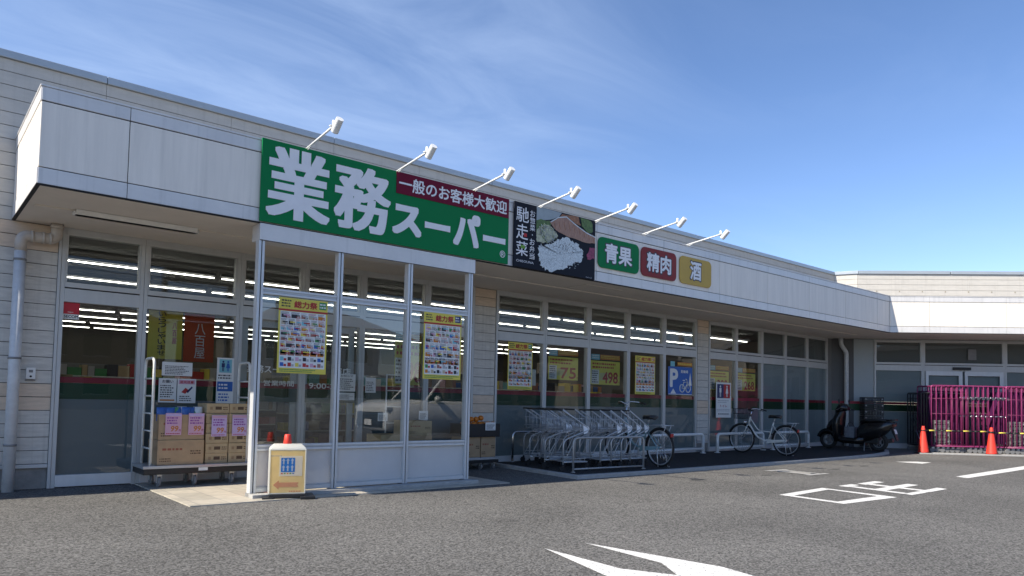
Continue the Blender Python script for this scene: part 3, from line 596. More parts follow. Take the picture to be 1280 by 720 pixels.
# category signs
def rrect(x0, x1, z0, z1, r, n=6):
    o = []
    for cx, cz, a0 in ((x1 - r, z1 - r, 0), (x0 + r, z1 - r, 90), (x0 + r, z0 + r, 180), (x1 - r, z0 + r, 270)):
        for i in range(n + 1): a = R_(a0 + 90 * i / n); o.append((cx + r * math.cos(a), cz + r * math.sin(a)))
    return o
for x0, x1, col, body, t, lab in ((8.545, 9.555, SGREEN, '青果', (8.7, 9.37, 3.42, 3.745), 'green rounded sign plate with two white characters'), (9.615, 10.585, SRED2, '精肉', (9.76, 10.43, 3.42, 3.75), 'dark red rounded sign plate with two white characters'), (10.685, 11.65, SGOLD, '酒', (10.99, 11.33, 3.42, 3.765), 'mustard yellow rounded sign plate with one white character')):
    t_ = thing('category_sign', lab, 'sign', ((x0 + x1) / 2, 8.06, 3.32), group='produce category signs')
    mb = MB(); mb.prism(rrect(x0, x1, 3.325, 3.825, .1), 'y', 8.055, 8.07, col); mb.build('sign_plate', t_)
    mb = MB(); mb.text(body, t[0] - .022, t[1] + .022, t[2] - .022, t[3] + .022, 8.0535, OUTL, .055); mb.text(body, *t, 8.0515, SWHITE, .03); mb.build('lettering', t_)

# floodlights
fl0 = thing('sign_floodlight', '', 'floodlight', (0, 0, 0), group='floodlights along the canopy top', local=True)
mb = MB(); mb.cyl((0, .06, .0), (0, -.70, .085), .013, LAMPW, n=10); mb.cyl((0, .02, -.03), (0, -.16, .02), .006, LAMPW, n=6); mb.build('arm', fl0)
mb = MB(); mb.box(-.035, .035, -.01, .09, -.006, .008, LAMPW); mb.build('base_plate', fl0, bevel=.002)
mb = MB(); mb.cyl((0, -.70, .06), (0, -.70, .15), .018, LAMPW, n=10); mb.box(-.05, .05, -.73, -.69, .075, .085, LAMPW); mb.build('knuckle', fl0)
mb = MB(); ax = Vector((0, .74, -.67)).normalized(); c0 = Vector((.0, -.83, .105))
p = lambda t: tuple(c0 + ax * t)
mb.tube([p(-.03), p(-.028), p(.135), p(.138)], .043, LAMPW, 18); mb.cyl(p(.138), p(.142), .037, GREYP, n=18); mb.build('lamp_head', fl0)
ordn = ['first', 'second', 'third', 'fourth', 'fifth', 'sixth', 'seventh', 'eighth', 'ninth', 'tenth', 'eleventh', 'twelfth']
for i in range(7):
    x = 3.55 + 1.233 * i; lab = 'white arm floodlight over the ' + ['first big character of the green sign', 'left end of the maroon band', 'right end of the maroon band', 'rice and fish picture sign', 'green rounded sign plate', 'gap between red and yellow sign plates', 'right edge of the yellow sign plate'][i]
    if i == 0: fl0.location = (x, 8.08, 4.05); fl0['label'] = lab
    else: dup(fl0, (x, 8.08, 4.05), 0, lab)

# ------------------------------------------------------------------ posters and notices
YEL = M('print_yellow', (.70, .58, .09), .6, var=.06); YEL2 = M('print_lime', (.74, .65, .10), .6, var=.08); PRED = M('print_red', (.42, .03, .03), .6, var=.05); PBLUE = M('print_blue', (.03, .12, .42), .6, var=.05); PCYAN = M('print_cyan', (.2, .48, .55), .6, var=.05)
PORG = M('print_orange', (.55, .2, .03), .6, var=.05); PGRN = M('print_green', (.05, .25, .08), .6, var=.05); PINK = M('print_pink', (.62, .36, .47), .6, var=.05); LILAC = M('print_lilac', (.55, .42, .66), .6, var=.05); INK = M('print_ink', (.03, .03, .04), .6, var=0); PGREY = M('print_grey', (.4, .4, .41), .6, var=.05); NAVY = M('print_navy', (.02, .03, .12), .6, var=.05)
FLY = [PRED, PORG, PGREY, INK, PBLUE, PGRN, PINK, PCYAN, YEL, PGREY, INK, M('print_meat', (.33, .15, .12), .6), M('print_beige', (.5, .42, .3), .6)]
def lines(mb, x0, x1, z0, z1, n, d, m, rag=.3):
    h = (z1 - z0) / n
    for i in range(n):
        z = z1 - h * (i + .75); x = x0; e = x1 - (x1 - x0) * random.uniform(0, rag)
        while x < e:
            w = random.uniform(.3, 1.0) * h; mb.rect(x, min(e, x + w), z, z + h * .5, d, m); x += w + h * .25
def flyer(y, x0, x1, z0, z1, label, seed, badge=PGRN):
    random.seed(seed); t = thing('sale_poster', label, 'poster', ((x0 + x1) / 2, y, z0), group='sale flyers on the glass'); w = x1 - x0; h = z1 - z0; X = lambda u: x0 + w * u; Z = lambda v: z0 + h * v
    mb = MB(); mb.box(x0, x1, y, y + .003, z0, z1, YEL); mb.build('sheet', t)
    mb = MB(); d = y - .001; e = y - .002
    mb.rect(X(.0), X(1), Z(.825), Z(.85), d, PRED); mb.rect(X(.035), X(.965), Z(.07), Z(.82), d, PAPER)
    mb.text('総力祭', X(.30), X(.78), Z(.872), Z(.968), e, PRED, .035); lines(mb, X(.05), X(.26), Z(.87), Z(.98), 3, e, INK); mb.rect(X(.82), X(.97), Z(.88), Z(.98), d, badge); lines(mb, X(.83), X(.96), Z(.89), Z(.97), 2, e, PAPER)
    v = .815
    while v > .30:
        ch = random.choice((.07, .09, .11)); u = .045
        while u < .93:
            cw = random.choice((.11, .15, .2)); cw = min(cw, .955 - u)
            mb.rect(X(u + .008), X(u + cw * .62), Z(v - ch * .9), Z(v - ch * .35), e, random.choice(FLY)); mb.rect(X(u + cw * .25), X(u + cw * .9), Z(v - ch * .6), Z(v - ch * .42), e - .001, random.choice(FLY))
            lines(mb, X(u + .005), X(u + cw * .93), Z(v - ch * .32), Z(v - ch * .02), 2, e, random.choice((INK, PRED, INK, PGREY)))
            mb.text(random.choice(('98', '78', '198', '128', '358', '59')), X(u + cw * .5), X(u + cw * .95), Z(v - ch * .95), Z(v - ch * .62), e - .002, random.choice((PRED, PRED, INK)), .02, 1)
            u += cw
        v -= ch
    for i in range(6):
        mb.rect(X(.05 + .152 * i), X(.05 + .152 * i + .13), Z(.235), Z(.285), e, random.choice((PORG, FLY[11], PORG))); lines(mb, X(.05 + .152 * i), X(.185 + .152 * i), Z(.285), Z(.315), 1, e, INK, .1)
        for vv in (.09, .165):
            mb.rect(X(.055 + .152 * i), X(.055 + .152 * i + .07), Z(vv), Z(vv + .05), e, random.choice(FLY)); mb.rect(X(.13 + .152 * i), X(.18 + .152 * i), Z(vv), Z(vv + .03), e, random.choice((PRED, INK, PGREY)))
    lines(mb, X(.05), X(.95), Z(.012), Z(.06), 2, e, PGRN); mb.build('print', t); return t
flyer(8.06, 3.28, 3.88, 1.40, 2.27, 'yellow headed sale flyer on the left pane of the glass screen', 1, PGRN)
flyer(8.061, 5.25, 5.86, 1.40, 2.285, 'yellow headed sale flyer on the right pane of the glass screen', 2, NAVY)
flyer(9.985, 8.30, 8.885, 1.335, 2.185, 'yellow headed sale flyer on the window beside the grey pier', 3, PGRN)
flyer(9.986, 11.77, 12.42, 1.32, 2.13, 'sale flyer on the window between the 498 poster and the blue bicycle sign', 4, PORG)
def price(y, x0, x1, z0, z1, num, label, seed, zb=None):
    random.seed(seed); t = thing('price_poster', label, 'poster', ((x0 + x1) / 2, y, z0), group='yellow price posters in the windows'); w = x1 - x0; h = z1 - z0; X = lambda u: x0 + w * u; Z = lambda v: z0 + h * v
    mb = MB(); mb.box(x0, x1, y, y + .003, z0, z1, YEL2); mb.build('sheet', t); d = y - .001; mb = MB()
    mb.rect(X(.03), X(.28), Z(.03), Z(.62), d, PAPER); lines(mb, X(.05), X(.26), Z(.06), Z(.6), 6, d - .001, INK); mb.rect(X(.3), X(.62), Z(.18), Z(.5), d, M('print_cream', (.6, .55, .25), .6)); lines(mb, X(.06), X(.9), Z(.66), Z(.95), 2, d - .001, PRED, .2)
    mb.text(num, X(.40), X(.93), Z(.06), Z(.55), d - .002, PRED, .03); mb.text('円', X(.94), X(.99), Z(.06), Z(.16), d - .002, PRED); mb.build('print', t)
    mb = MB(); mb.box(X(.02), X(.30), y, y + .003, z1 + .02, z1 + .13, PCYAN); mb.box(X(.32), X(1), y, y + .003, z1 + .03, z1 + .13, PORG); lines(mb, X(.34), X(.98), z1 + .05, z1 + .12, 2, d, YEL, .1); lines(mb, X(.05), X(.28), z1 + .04, z1 + .12, 2, d, PAPER, .1); mb.build('header_strip', t)
price(10.11, 9.40, 10.2, 1.55, 1.99, '75', 'yellow poster with price 75 behind the second window', 11)
price(10.112, 10.56, 11.43, 1.49, 1.97, '498', 'yellow poster with price 498 behind the middle window', 12)
price(10.114, 14.58, 15.38, 1.48, 1.93, '398', 'yellow poster partly hidden by the white notice near the white bicycle', 13)
price(10.116, 15.72, 16.55, 1.49, 1.92, '268', 'yellow poster with price 268 above the white bicycle', 14)
price(10.118, 6.05, 6.6, 1.35, 2.05, '98', 'tall yellow poster behind the right pane of the glass screen', 15)
# bicycle parking sign
t = thing('parking_sign', 'blue sign with a white letter P and bicycle on the window', 'sign', (13.3, 9.985, 1.33)); y = 9.985
mb = MB(); mb.box(12.87, 13.74, y, y + .004, 1.335, 1.955, PBLUE); mb.build('sheet', t)
mb = MB(); d = y - .0015; mb.text('P', 12.93, 13.22, 1.50, 1.91, d, PAPER, .05); mb.text('駐輪場', 13.32, 13.58, 1.82, 1.89, d, PAPER, .03)
for cx in (13.36, 13.58): mb.torus((cx, d - .004, 1.48), (0, 1, 0), .085, .011, PAPER, 20, 5)
mb.tube([(13.36, d - .004, 1.48), (13.42, d - .004, 1.62), (13.55, d - .004, 1.62), (13.47, d - .004, 1.48), (13.36, d - .004, 1.48)], .01, PAPER, 5); mb.tube([(13.58, d - .004, 1.48), (13.53, d - .004, 1.68), (13.49, d - .004, 1.69)], .01, PAPER, 5); mb.box(13.38, 13.46, d - .01, d, 1.65, 1.67, PAPER)
mb.face([(13.60, d, 1.55), (13.72, d, 1.55), (13.66, d, 1.84)], PAPER); mb.face([(12.95, d, 1.36), (13.15, d, 1.36), (13.05, d, 1.47)], PAPER); mb.rect(12.88, 13.73, 1.34, 1.352, d, PAPER)
mb.build('print', t); mb = MB(); mb.box(12.95, 13.1, y, y + .004, 1.96, 2.07, PCYAN); mb.box(13.2, 13.73, y, y + .004, 1.985, 2.06, PORG); lines(mb, 13.22, 13.72, 1.995, 2.05, 1, d, YEL, .05); mb.build('header_strip', t)
# notice with two figures
def person_mark(mb, x, z, h, d, m, skirt):
    r = h * .1
    mb.prism([(x + r * math.cos(a * .5236), z + h * .9 + r * math.sin(a * .5236)) for a in range(12)], 'y', d - .001, d, m)
    if skirt: mb.face([(x - h * .1, d, z + h * .77), (x + h * .1, d, z + h * .77), (x + h * .2, d, z + h * .3), (x - h * .2, d, z + h * .3)], m)
    else: mb.rect(x - h * .15, x + h * .15, z + h * .38, z + h * .77, d, m)
    mb.rect(x - h * .09, x - h * .02, z, z + h * .4, d - .0005, m); mb.rect(x + h * .02, x + h * .09, z, z + h * .4, d - .0005, m)
t = thing('toilet_notice', 'tall white notice with navy and red figures on the window', 'notice', (14.98, 9.985, .83)); y = 9.985
mb = MB(); mb.box(14.67, 15.28, y, y + .003, .83, 1.66, PAPER); mb.build('sheet', t)
mb = MB(); d = y - .001; mb.rect(14.71, 14.975, 1.29, 1.62, d, NAVY); mb.rect(14.975, 15.24, 1.29, 1.62, d, PRED); person_mark(mb, 14.84, 1.32, .27, d - .002, PAPER, False); person_mark(mb, 15.11, 1.32, .27, d - .002, PAPER, True)
mb.text('トイレ', 14.84, 15.12, 1.075, 1.135, d, PRED, .02); lines(mb, 14.74, 15.2, 1.17, 1.25, 2, d, PGREY); lines(mb, 14.70, 15.25, .97, 1.04, 2, d, PGREY, .05); lines(mb, 14.76, 15.2, .89, .94, 1, d, INK, .1); mb.build('print', t)
# small notices behind trolley
def notice(y, x0, x1, z0, z1, label, seed, head=None, title='', m=PAPER, extra=None, name='paper_notice'):
    random.seed(seed); t = thing(name, label, 'notice', ((x0 + x1) / 2, y, z0), group='paper notices on the entrance glass'); h = z1 - z0; w = x1 - x0
    mb = MB(); mb.box(x0, x1, y, y + .003, z0, z1, m); mb.build('sheet', t); mb = MB(); d = y - .001
    if head: mb.rect(x0 + .01, x1 - .01, z1 - h * .2, z1 - .01, d, head)
    if title: mb.text(title, x0 + w * .15, x1 - w * .15, z1 - h * .17, z1 - h * .05, d - .001, PAPER if head else INK, .01)
    if extra: extra(mb, x0, x1, z0, z1, d)
    else: lines(mb, x0 + w * .1, x1 - w * .08, z0 + h * .08, z1 - h * .24, 6, d, INK if not head else PGREY, .35)
    mb.build('print', t); return t
notice(9.985, 2.56, 2.93, 1.365, 1.54, 'white landscape paper notice highest above the boxed trolley', 21)
notice(9.986, 2.53, 2.745, 1.02, 1.33, 'left portrait notice with orange edge above the boxed trolley', 22, extra=lambda mb, x0, x1, z0, z1, d: (mb.text('お願い', x0 + .04, x1 - .04, z1 - .06, z1 - .02, d, INK, .02), lines(mb, x0 + .02, x1 - .02, z0 + .06, z1 - .08, 6, d, INK, .3), mb.rect(x0 + .02, x1 - .02, z0 + .02, z0 + .04, d, PORG)))
def fig(mb, x0, x1, z0, z1, d):
    mb.rect(x0 + .015, x1 - .015, z1 - .07, z1 - .015, d, PINK); mb.text('足元注意', x0 + .03, x1 - .03, z1 - .06, z1 - .025, d - .001, PRED, .03)
    mb.face([(x0 + .05, d, z0 + .14), (x0 + .10, d, z0 + .20), (x0 + .14, d, z0 + .17), (x0 + .10, d, z0 + .12)], PRED); mb.face([(x0 + .11, d, z0 + .15), (x0 + .18, d, z0 + .22), (x0 + .19, d, z0 + .20), (x0 + .13, d, z0 + .13)], NAVY); lines(mb, x0 + .03, x1 - .03, z0 + .02, z0 + .1, 3, d, INK)
notice(9.987, 2.755, 2.985, 1.015, 1.33, 'slipping figure warning notice above the boxed trolley', 23, extra=fig)
def wc(mb, x0, x1, z0, z1, d):
    mb.rect(x0 + .03, x1 - .03, z1 - .20, z1 - .02, d, PCYAN); person_mark(mb, x0 + .08, z1 - .18, .14, d - .001, NAVY, False); person_mark(mb, x1 - .08, z1 - .18, .14, d - .001, PBLUE, True)
    lines(mb, x0 + .02, x1 - .02, z1 - .29, z1 - .22, 2, d, INK, .1); mb.rect(x0 + .01, x1 - .01, z0 + .16, z0 + .29, d, PBLUE); lines(mb, x0 + .03, x1 - .03, z0 + .18, z0 + .27, 2, d - .001, PAPER); lines(mb, x0 + .03, x1 - .03, z0 + .02, z0 + .14, 3, d, PBLUE)
notice(9.988, 3.245, 3.47, 1.02, 1.63, 'tall white and blue notice with two toilet figures', 24, extra=wc)
notice(9.93, 4.98, 5.27, 1.22, 1.48, 'square paper notice with bold heading on the sliding door', 25, title='お知らせ')
notice(9.931, 4.98, 5.26, 1.09, 1.20, 'narrow paper strip below the square notice on the door', 26)
notice(9.985, 5.47, 5.65, 1.21, 1.44, 'plain paper sheet right of the sliding door', 27)
notice(10.12, 8.05, 8.42, .86, 1.0, 'pale blank sheet on frosted glass beside the pier', 28, extra=lambda *a: None)
notice(10.121, 8.9, 9.1, 1.42, 1.72, 'pale sheet behind glass right of the pier flyer', 29, extra=lambda *a: None)
notice(10.122, 12.43, 12.6, 1.35, 1.6, 'small white sheet behind glass beside the blue bicycle sign', 30, extra=lambda *a: None)
t = thing('security_sticker', 'small red and white security sticker in the window corner', 'sticker', (1.53, 10.03, 2.0)); y = 10.035
mb = MB(); mb.box(1.452, 1.62, y, y + .003, 2.06, 2.196, M('sticker_red', (.5, .012, .025), .5)); mb.box(1.452, 1.62, y, y + .003, 2.0, 2.058, PAPER); mb.build('sheet', t)
mb = MB(); mb.text('SECOM', 1.462, 1.61, 2.012, 2.048, y - .001, INK, .03); lines(mb, 1.50, 1.57, 2.075, 2.09, 1, y - .001, PAPER); mb.build('print', t)
# hanging banners inside
t = thing('shop_banner', 'yellow vertical banner with black writing inside the window', 'banner', (2.8, 10.5, 1.6)); mb = MB(); mb.box(2.5, 2.93, 10.5, 10.506, 1.6, 2.26, YEL); mb.build('cloth', t)
mb = MB(); mb.text('いらっしゃいませ', 2.62, 2.72, 1.64, 2.24, 10.497, INK, .03, 2, vert=True); mb.text('八百屋', 2.80, 2.86, 1.8, 2.1, 10.497, PRED, .03, 2, vert=True); mb.build('print', t)
t = thing('shop_banner', 'dark red hanging banner with white writing inside the window', 'banner', (3.15, 10.52, 1.62)); mb = MB(); mb.box(2.96, 3.36, 10.52, 10.526, 1.58, 2.24, M('banner_red', (.5, .07, .025), .7)); mb.build('cloth', t)
mb = MB(); mb.text('八百屋', 3.1, 3.24, 1.62, 2.12, 10.517, PAPER, .0, 3, vert=True); mb.build('print', t)
# goods inside
def goods(mb, x0, x1, y, d, z, h):
    x = x0
    while x < x1 - .05:
        w = random.uniform(.08, .28); hh = h * random.uniform(.5, .95); mb.box(x, min(x + w - .01, x1), y, y + d, z, z + hh, random.choice(FLY + [PAPER, CARD, CARDB, YEL])); x += w
random.seed(5)
for k, (x0, x1, y) in enumerate(((.2, 3.4, 12.6), (5.6, 9.6, 13.4), (10.2, 13.8, 12.4), (14.6, 18.6, 12.8), (0, 8, 16.5), (9, 18, 16.8), (-3, 18, 21))):
    t = thing('shop_shelf', 'goods shelf inside the shop, ' + ['nearest the entrance banners', 'facing the flyer by the pier', 'behind the middle windows', 'behind the 268 poster', 'in the second row at the left', 'in the second row at the right', 'running along the rear'][k], 'shelf', ((x0 + x1) / 2, y, 0), group='goods shelves inside the shop')
    H = 1.35 if k < 4 else 1.7
    mb = MB(); mb.box(x0, x1, y + .3, y + .33, .02, H, GREYP)
    for z in (.12, .45, .78, 1.1, 1.42):
        if z < H - .1: mb.box(x0, x1, y - .1, y + .3, z, z + .025, WHITEP)
    mb.build('rack', t); mb = MB()
    for z in (.145, .475, .805, 1.125, 1.445):
        if z < H - .1: goods(mb, x0, x1, y - .08, .3, z, .28)
    mb.build('goods', t, kind='stuff')

# ------------------------------------------------------------------ illuminated box sign with cup
LBY = M('lightbox_yellow', (.95, .78, .42), .45, var=.12, vs=7, trans=.6); LBW = M('lightbox_white', (.86, .86, .82), .45, var=.05, trans=.6); FADR = M('faded_red', (.74, .40, .24), .6, var=.15, trans=.5)
lb = thing('box_sign', 'weathered yellow lightbox sign with blue pictogram and faded arrow', 'sign', (3.36, 7.86, 0), R_(-19), local=True)
mb = MB(); x, dpt, z0, z1 = .195, .20, .06, .55
mb.box(-x + .012, x - .012, -dpt / 2, -dpt / 2 + .006, z0 + .012, z1 - .012, LBY); mb.build('front_panel', lb)
mb = MB(); mb.box(-x + .012, x - .012, dpt / 2 - .006, dpt / 2, z0 + .012, z1 - .012, LBW)
mb.box(-x + .004, -x + .010, -dpt / 2 + .012, dpt / 2 - .012, z0 + .012, z1 - .012, LBW); mb.box(x - .010, x - .004, -dpt / 2 + .012, dpt / 2 - .012, z0 + .012, z1 - .012, LBW); mb.build('case', lb)
mb = MB()
for sx in (-x, x - .012):
    for sy in (-dpt / 2 - .004, dpt / 2 - .008): mb.box(sx, sx + .012, sy, sy + .012, z0, z1, LBW)
for z in (z0, z1 - .012):
    for sy in (-dpt / 2 - .003, dpt / 2 - .009): mb.box(-x + .012, x - .012, sy, sy + .012, z, z + .012, LBW)
    for sx in (-x + .001, x - .013): mb.box(sx, sx + .012, -dpt / 2 + .008, dpt / 2 - .008, z, z + .0118, LBW)
mb.build('frame', lb, bevel=.002)
mb = MB(); rg = []
for (a, b, z) in ((x, dpt / 2, z1), (x - .012, dpt / 2 - .012, z1 + .02), (x - .05, dpt / 2 - .05, z1 + .055)): rg.append([Vector((-a, -b, z)), Vector((a, -b, z)), Vector((a, b, z)), Vector((-a, b, z))])
mb.rings(rg, LBW, smooth=False); mb.build('lid', lb, bevel=.006)
mb = MB(); mb.box(-.19, .19, -.13, .13, .018, .058, BLACKP)
mb.box(-.26, -.14, -.16, .16, 0, .03, BLACKP); mb.box(.14, .30, -.16, .16, 0, .034, BLACKP); mb.build('foot', lb, bevel=.008)
fpd = -dpt / 2 - .0015
mb = MB(); mb.rect(-.09, .155, .255, .475, fpd, LBW); mb.rect(-.072, .075, .30, .455, fpd - .001, M('picto_blue', (.03, .22, .62), .5, trans=.4))
for cx in (-.045, .0, .047):
    for cz in (.31, .385): mb.face([(cx - .018, fpd - .002, cz + .04), (cx + .018, fpd - .002, cz + .04), (cx, fpd - .002, cz + .066)], LBW); mb.rect(cx - .008, cx + .008, cz, cz + .04, fpd - .002, LBW)
for i, c in enumerate((PRED, PGRN, PORG, PGRN, PBLUE)): mb.rect(-.07 + .03 * i, -.052 + .03 * i, .278, .29, fpd - .001, c)
mb.face([(-.15, fpd, .16), (-.09, fpd, .21), (-.09, fpd, .185), (.12, fpd, .185), (.105, fpd, .16), (.12, fpd, .135), (-.09, fpd, .135), (-.09, fpd, .11)], FADR); lines(mb, .02, .17, .075, .1, 1, fpd, FADR); lines(mb, -.18, -.06, .47, .485, 1, fpd, PGREY); mb.build('print', lb)
mb = MB(); mb.lathe([(.044, 0), (.046, .006), (.034, .10), (.030, .104), (.0, .104)], CONER, 20, (3.36, 7.87, .605)); tag(mb.build('red_cup'), 'red cup upside down on top of the yellow lightbox sign', 'cup')

# ------------------------------------------------------------------ cones
cone0 = thing('traffic_cone', 'red traffic cone left of the magenta roll cages', 'cone', (0, 0, 0), group='red traffic cones', local=True)
mb = MB(); mb.lathe([(.13, .03), (.125, .05), (.05, .60), (.036, .67), (.03, .70), (.0, .70)], CONER, 24); mb.build('body', cone0)
mb = MB(); mb.prism(rrect(-.19, .19, -.19, .19, .05), 'z', 0, .032, BLACKP); mb.build('base', cone0, bevel=.006)
cone0.location = (20.0, 7.46, 0); cone0.rotation_euler = (0, 0, .6)
dup(cone0, (21.25, 6.32, 0), .75, 'red traffic cone standing before the magenta roll cages'); dup(cone0, (22.6, 4.85, 0), .5, 'red traffic cone furthest along the wing')
dup(cone0, (3.36, 8.30, .012), .2, 'red traffic cone half hidden behind the grey screen panel').scale = (.74, .74, .74)
def cbar(a, b, label):
    mb = MB(); a, b = Vector(a), Vector(b); n = 12
    for i in range(n): mb.cyl(tuple(a.lerp(b, i / n)), tuple(a.lerp(b, (i + 1) / n)), .017, YEL if i % 3 == 1 else BLACKP, n=8)
    mb.torus(tuple(a), (0, 0, 1), .062, .012, BLACKP, 16, 6); mb.torus(tuple(b), (0, 0, 1), .062, .012, BLACKP, 16, 6)
    tag(mb.build('cone_bar'), label, 'barrier bar', 'cone bars')
cbar((20.0, 7.46, .59), (21.25, 6.32, .59), 'black and yellow bar between the two red cones'); cbar((21.25, 6.32, .565), (22.6, 4.85, .565), 'black and yellow bar leading right from the second cone')

# ------------------------------------------------------------------ long trolley with cartons
tr = thing('stock_trolley', 'long flat stock trolley with white ladder ends loaded with cartons', 'trolley', (2.9, 9.62, .012), local=True)
mb = MB(); mb.box(-.66, .66, -.26, .26, .225, .26, STEEL); mb.build('deck', tr, bevel=.004); mb = MB(); mb.box(-.655, .655, -.255, .255, .155, .2245, BLACKP); mb.build('bumper', tr, bevel=.008)
mb = MB(); mb.rect(-.03, .08, .185, .222, -.257, PAPER); mb.build('name_plate', tr)
for sx in (-.57, .58):
    mb = MB(); xx = sx
    mb.bend([(xx, -.2, .26), (xx, -.2, 1.545), (xx, .2, 1.545), (xx, .2, .26)], .017, CAGEW, .09, 8)
    for i in range(5): mb.cyl((xx, -.2, .46 + .21 * i), (xx, .2, .46 + .21 * i), .010, CAGEW, n=8)
    mb.build('ladder_end', tr)
for sx in (-.46, -.05, .40):
    for sy in (-.17, .17):
        mb = MB(); mb.cyl((sx - .016, sy, .062), (sx + .016, sy, .062), .062, GREYP, n=20); mb.box(sx - .03, sx + .03, sy - .03, sy + .03, .13, .155, STEEL); mb.box(sx - .026, sx - .020, sy - .02, sy + .02, .05, .13, STEEL); mb.box(sx + .020, sx + .026, sy - .02, sy + .02, .05, .13, STEEL); mb.build('caster', tr)
def carton(x0, x1, y0, y1, z0, z1, label, group, m=CARD, prints=1, seed=0, open_=False):
    random.seed(seed); t = thing('carton', label, 'carton', ((x0 + x1) / 2, (y0 + y1) / 2, z0), group=group); mb = MB()
    if open_:
        e = .006; mb.box(x0, x1, y0, y0 + e, z0, z1, m); mb.box(x0, x1, y1 - e, y1, z0, z1, m); mb.box(x0, x0 + e, y0 + e, y1 - e, z0, z1, m); mb.box(x1 - e, x1, y0 + e, y1 - e, z0, z1, m); mb.box(x0 + e, x1 - e, y0 + e, y1 - e, z0, z0 + e, m)
    else: mb.box(x0, x1, y0, y1, z0, z1, m)
    mb.build('body', t, bevel=.004); mb = MB(); w, h = x1 - x0, z1 - z0; d = y0 - .0012; PR = M('carton_print', (.10, .06, .035), .8); PR2 = M('carton_print_red', (.30, .10, .06), .8)
    if prints == 1:
        lines(mb, x0 + w * .1, x0 + w * .55, z0 + h * .55, z0 + h * .72, 1, d, PR2, .2); lines(mb, x0 + w * .7, x0 + w * .95, z0 + h * .4, z0 + h * .6, 2, d, PR, .1); lines(mb, x0 + w * .05, x0 + w * .3, z0 + h * .12, z0 + h * .3, 2, d, PR, .1)
    else:
        mb.rect(x0 + w * .38, x0 + w * .66, z0 + h * .35, z0 + h * .68, d, PR); mb.rect(x0 + w * .14, x0 + w * .26, z0 + h * .35, z0 + h * .65, d, M('carton_mark', (.3, .2, .11), .8)); lines(mb, x0 + w * .72, x0 + w * .95, z0 + h * .3, z0 + h * .7, 2, d, PR, .1)
    for q in (x0 + w * .05, ): mb.rect(q, x1 - w * .05, z1 - .006, z1 - .002, d, M('tape', (.5, .38, .22), .4))
    mb.build('print', t); return t
zt = .272
carton(2.40, 2.935, 9.40, 9.82, zt + .001, zt + .30, 'big brown carton at the bottom left of the loaded trolley', 'big cartons on the trolley', seed=1)
carton(2.405, 2.93, 9.41, 9.81, zt + .303, zt + .61, 'big open topped brown carton above another on the trolley', 'big cartons on the trolley', seed=2, open_=True)
LV = ['lowest', 'second lowest', 'third lowest', 'third from top', 'second from top', 'topmost']
for c, (a, b, side) in enumerate(((2.962, 3.235, 'left'), (3.245, 3.51, 'right'))):
    for k in range(6):
        carton(a + random.uniform(-.004, .004), b, 9.42 + random.uniform(0, .012), 9.80, zt + .001 + .126 * k, zt + .125 * (k + 1), '%s small tan carton in the %s narrow column on the trolley' % (LV[k], side), 'small tan cartons on the trolley', CARDB, 2, 10 * c + k)
PKB = M('packet_blue', (.04, .13, .42), .3, var=.2); PKG = M('packet_green', (.10, .30, .12), .3, var=.2); PKW = M('packet_white', (.72, .75, .76), .3, var=.05)
def packet(x, y, z, rz, tl, m, w=.11, h=.14):
    mb = MB(); n = 8; rg = []
    for v, th in ((0, .004), (.1, .018), (.35, .028), (.65, .028), (.9, .018), (1, .004)):
        rg.append([(math.cos(2 * math.pi * j / 12) * w / 2, math.sin(2 * math.pi * j / 12) * th, v * h) for j in range(12)])
    Mx = Matrix.Translation((x, y, z)) @ Matrix.Rotation(rz, 4, 'Z') @ Matrix.Rotation(tl, 4, 'X')
    mb.rings([[Mx @ Vector(p) for p in r] for r in rg], m); return mb.build('packet')
random.seed(3); cols = ['blue', 'white', 'green']
for i in range(10):
    c = [0, 1, 0, 2, 0, 1, 0, 0, 2, 1][i]
    tag(packet(2.452 + .0475 * i, 9.50 + .02 * (i % 2), .80, random.uniform(-.3, .3), random.uniform(-.25, .1), (PKB, PKW, PKG)[c], h=.16 + .02 * random.random()), 'glossy food packet poking out of the open carton, %s from the left' % ordn[i], 'packet', 'packets in the open carton')
def card(x0, x1, z0, z1, y, label, m, tilt=0):
    t = thing('price_card', label, 'price card', ((x0 + x1) / 2, y, z0), group='price cards'); mb = MB(); mb.box(x0, x1, y, y + .002, z0, z1, m); mb.build('sheet', t); w, h = x1 - x0, z1 - z0; d = y - .001; mb = MB()
    mb.rect(x0 + .005, x1 - .005, z1 - h * .14, z1 - .005, d, PINK if m is LILAC else LILAC); lines(mb, x0 + w * .1, x1 - w * .1, z0 + h * .48, z0 + h * .84, 3, d, M('print_violet', (.25, .05, .3), .6), .3)
    mb.text('99', x0 + w * .3, x0 + w * .78, z0 + h * .16, z0 + h * .42, d, PORG, .03, shear=.15); mb.text('円', x0 + w * .84, x0 + w * .95, z0 + h * .16, z0 + h * .26, d, PRED, .02); lines(mb, x0 + w * .06, x1 - w * .06, z0 + h * .03, z0 + h * .1, 1, d, PRED, .1); mb.build('print', t)
random.seed(9)
for i, (x0, m, y, zz, lab) in enumerate(((2.475, PINK, 9.398, .635, 'pink price card at left on the open big carton'), (2.74, PINK, 9.397, .635, 'pink price card at right on the open big carton'), (3.02, LILAC, 9.408, .61, 'lilac price card on the left narrow carton column'), (3.275, LILAC, 9.407, .615, 'lilac price card on the right narrow carton column'))):
    card(x0, x0 + .185, zz, zz + .265, y, lab, m)

